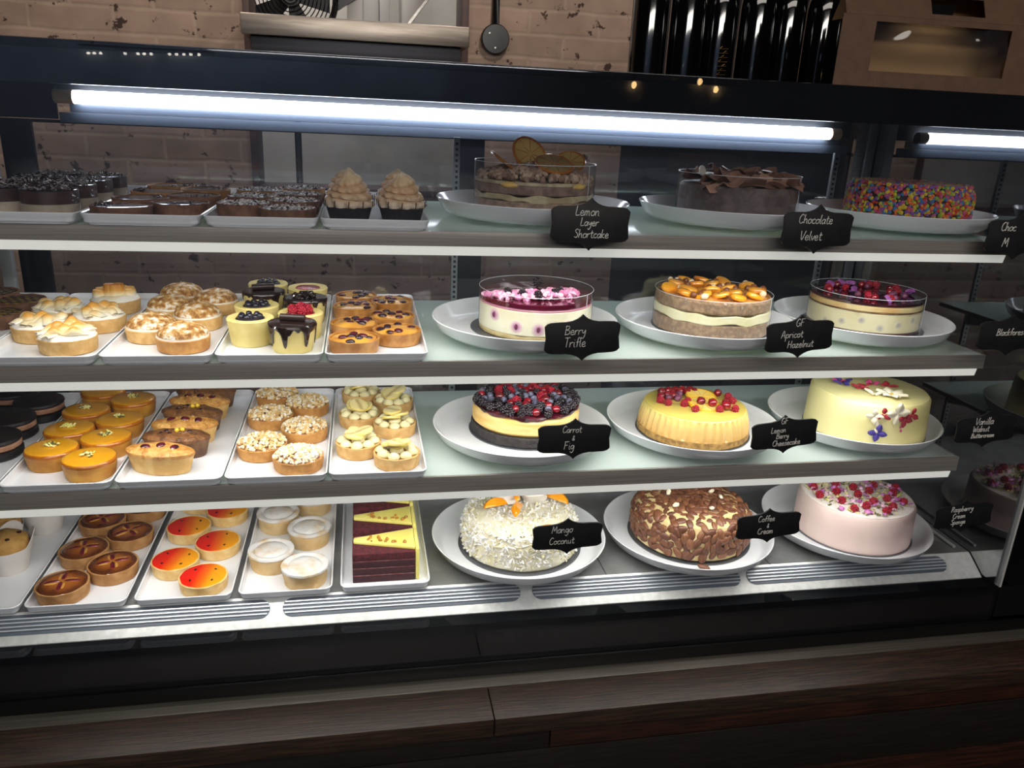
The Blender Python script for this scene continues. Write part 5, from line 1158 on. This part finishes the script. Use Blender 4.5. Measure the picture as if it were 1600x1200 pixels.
sign([('Berry', -.012, .009, .0070), ('Trifle', -.012, -.010, .0074)], .001, .505, .118, .073, -.03, L_+'Berry Trifle')
sign([('GF', -.002, .020, .0062), ('Apricot', -.014, .002, .0060), ('Hazelnut', .002, -.015, .0060)], .360, .505, .116, .072, -.06, L_+'GF Apricot Hazelnut')
sign([('Blackforest', .000, .003, .0058)], .748, .505, .122, .072, -.02, L_+'Blackforest')
sign([('Carrot', -.005, .014, .0056), ('&', -.002, .000, .0044), ('Fig', -.008, -.014, .0066)], .000, .3395, .119, .069, .0, L_+'Carrot and Fig')
sign([('GF', -.002, .022, .0054), ('Lemon', -.012, .007, .0050), ('Berry', -.004, -.004, .0048), ('Cheesecake', .004, -.017, .0052)], .362, .336, .118, .069, -.08, L_+'GF Lemon Berry Cheesecake')
sign([('Vanilla', -.006, .013, .0064), ('Walnut', -.010, -.001, .0056), ('Buttercream', -.004, -.013, .0044)], .747, .334, .118, .069, -.04, L_+'Vanilla Walnut Buttercream')
sign([('Mango', -.010, .011, .0066), ('Coconut', -.010, -.010, .0062)], .001, .1655, .119, .066, -.02, L_+'Mango Coconut')
sign([('Coffee', -.006, .012, .0056), ('&', -.002, -.001, .0042), ('Cream', -.006, -.012, .0056)], .361, .165, .119, .066, -.05, L_+'Coffee and Cream')
sign([('Raspberry', -.006, .013, .0052), ('Cream', -.010, -.001, .0050), ('Sponge', -.010, -.013, .0050)], .747, .1635, .118, .066, -.06, L_+'Raspberry Cream Sponge')

# ------------------------------------------------------------------ on top of the case
BOT = M('bottle_glass', '#08090c', rough=.05, spec=.6, coat=.5); CAPS = M('bottle_foil', '#0d0d10', rough=.3); LBLM = M('bottle_label', '#121216', rough=.45); LETT = M('label_letter', '#8a6a3c', rough=.4, metal=.6)
P = [(.275, .60), (.352, .585), (.430, .60), (.507, .585), (.585, .60), (.662, .59), (.738, .60)]
BL = ['leftmost dark wine bottle on the case top, beside the brick wall edge', 'second dark wine bottle from the left on the case top', 'dark wine bottle with upright copper lettering on its label', 'fourth dark wine bottle from the left on the case top', 'fifth dark wine bottle from the left on the case top', 'sixth dark wine bottle, just left of the cardboard cake box', 'rightmost dark wine bottle, standing behind the cardboard cake box']
BOTM = MB().lathe([(0, .003), (.02, .001), (.034, 0), (.0365, .003), (.037, .01), (.037, .175), (.0355, .195), (.028, .22), (.019, .242), (.0155, .26), (.0148, .30), (.0, .30)], 40).mesh('bottle_body', BOT)
CAPM = MB().lathe([(.0152, .255), (.0152, .298), (.0165, .299), (.0165, .309), (.0155, .311), (0, .311)], 28).mesh('foil_cap', CAPS); LABM = MB().lathe([(.0373, .03), (.0373, .125)], 40).mesh('paper_label', LBLM, recalc=False)
for i, (x, y) in enumerate(P):
    t = thing('wine_bottle', BL[i], 'bottle', (x, y, ZT+.0003), 0, 'wine bottles on the case')
    put('bottle_body', BOTM, t); put('foil_cap', CAPM, t)
    if i == 2:
        m = MB()
        for k in range(7):
            z0 = .038+k*.0085; m.tube([(-.010, -.0374, z0), (.010, -.0374, z0+.001)], .0006, 4); m.tube([(-.010+.004*(k % 3), -.0374, z0), (-.004+.005*(k % 3), -.0376, z0+.005)], .0006, 4)
        m.build('label_lettering', LETT, t)
KR = M('kraft_board', '#543b2b', '#4c3526', scale=60, rough=.75); KRD = M('kraft_inside', '#9a7850', rough=.8)
t = thing('cake_box', 'brown cardboard cake box with clear front window and carry handle on the case top', 'box', (.560, .078, ZT+.0003), math.radians(-1))
W2, D2, HH, TH, WB = .185, .045, .100, .0012, .125
def frame(x0, x1, z0, z1, wx0, wx1, wz0, wz1, y):
    return MB().box((x0, y, z0), (x1, y+TH, wz0)).box((x0, y, wz1), (x1, y+TH, z1)).box((x0, y, wz0), (wx0, y+TH, wz1)).box((wx1, y, wz0), (x1, y+TH, wz1))
frame(-W2, W2, 0, HH, -.130, .098, .024, .092, -D2).build('front_panel', KR, t)
for sgn in (-1, 1):
    MB().prism([(sgn*W2, -D2+TH+.0002), (sgn*(W2-.0015), -D2+TH+.0002), (sgn*(WB-.0015), D2), (sgn*WB, D2)], 0, HH).build('side_panel', KRD, t)
MB().box((-WB+.002, D2-TH, TH), (WB-.002, D2, HH)).build('rear_panel', KRD, t); MB().prism([(-W2+.002, -D2+TH), (W2-.002, -D2+TH), (WB-.002, D2-TH), (-WB+.002, D2-TH)], 0, TH).build('base_panel', KRD, t)
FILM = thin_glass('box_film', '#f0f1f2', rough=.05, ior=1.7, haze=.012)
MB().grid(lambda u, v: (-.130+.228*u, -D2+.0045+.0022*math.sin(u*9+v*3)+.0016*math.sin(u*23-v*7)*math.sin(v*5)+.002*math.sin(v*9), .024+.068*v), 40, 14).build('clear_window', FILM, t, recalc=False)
lean = math.atan2(D2-.006, .085); mt = Matrix.Translation((0, -D2+.0006, HH)) @ Matrix.Rotation(-lean, 4, 'X')
FL = .094
m = frame(-W2+.004, W2-.02, 0, FL, -.040, .050, .008, .036, -TH/2); m.v = [tuple(mt @ Vector(p)) for p in m.v]; m.build('front_flap', KR, t)
mt = Matrix.Translation((0, D2-.0006, HH)) @ Matrix.Rotation(lean, 4, 'X')
m = frame(-WB+.004, WB-.004, 0, FL, -.040, .050, .008, .036, -TH/2); m.v = [tuple(mt @ Vector(p)) for p in m.v]; m.build('rear_flap', KRD, t)
hz_ = HH+FL*math.cos(lean)
MB().box((-.10, -.0045, hz_-.006), (.10, .0045, hz_+.03)).build('carry_handle', KR, t)
for sgn in (-1, 1):
    m = MB().prism([(-D2+.004, HH), (D2-.004, HH), (.004, hz_-.02), (-.004, hz_-.02)], -.0006, .0006, 'x'); mt = Matrix.Translation((sgn*(W2-.024), 0, 0)) @ Matrix.Shear('XZ', 4, (0, 0)) if 0 else Matrix.Translation((sgn*(W2-.032), 0, 0)); m.v = [tuple(mt @ Vector(p)) for p in m.v]; m.build('side_gusset', KRD, t)
# ------------------------------------------------------------------ bulbs across the shop, mirrored in the case glass
BULB = emitter('bulb_glow', '#ffce8a', 14); 
for i, (x, z) in enumerate(((1.222, 1.022), (1.62, 1.059), (1.724, 1.022))):
    t = thing('pendant_bulb', ('warm bare bulb hanging across the shop, leftmost of three', 'warm bare bulb hanging across the shop, highest of three', 'warm bare bulb hanging across the shop, rightmost of three')[i], 'lamp', (x, -3.5, z), 0, 'bare pendant bulbs')
    MB().ell((0, 0, 0), (.014, .014, .02), None, 14, 9).build('bulb', BULB, t); MB().lathe([(0, .019), (.012, .019), (.013, .05), (.004, .06), (0, .06)], 16).build('lamp_holder', BLACK, t); MB().tube([(0, 0, .06), (0, 0, 2.0-z)], .002, 6).build('cord', BLACK, t)
t = thing('lamp_track', 'thin dark lamp track with small white bulbs high across the shop', 'lamp', (-1.95, -6.0, 1.16))
WB_ = emitter('track_glow', '#fff4e2', 10); TB_ = MB().ell((0, 0, 0), (.013, .013, .010), None, 12, 7).mesh('track_bulb', WB_)
for px in (139, 148, 158, 196, 216, 226, 237, 266, 277, 289, 300, 313): put('track_bulb', TB_, t, (-2.147+.0047*(px-190)+1.95, 0, .0002*(px-220)))
MB().box((-.5, -.012, .034), (.5, .012, .05)).box((-.4, -.004, .05), (-.392, .004, .84)).box((.392, -.004, .05), (.4, .004, .84)).build('track_rail', BLACK, t)
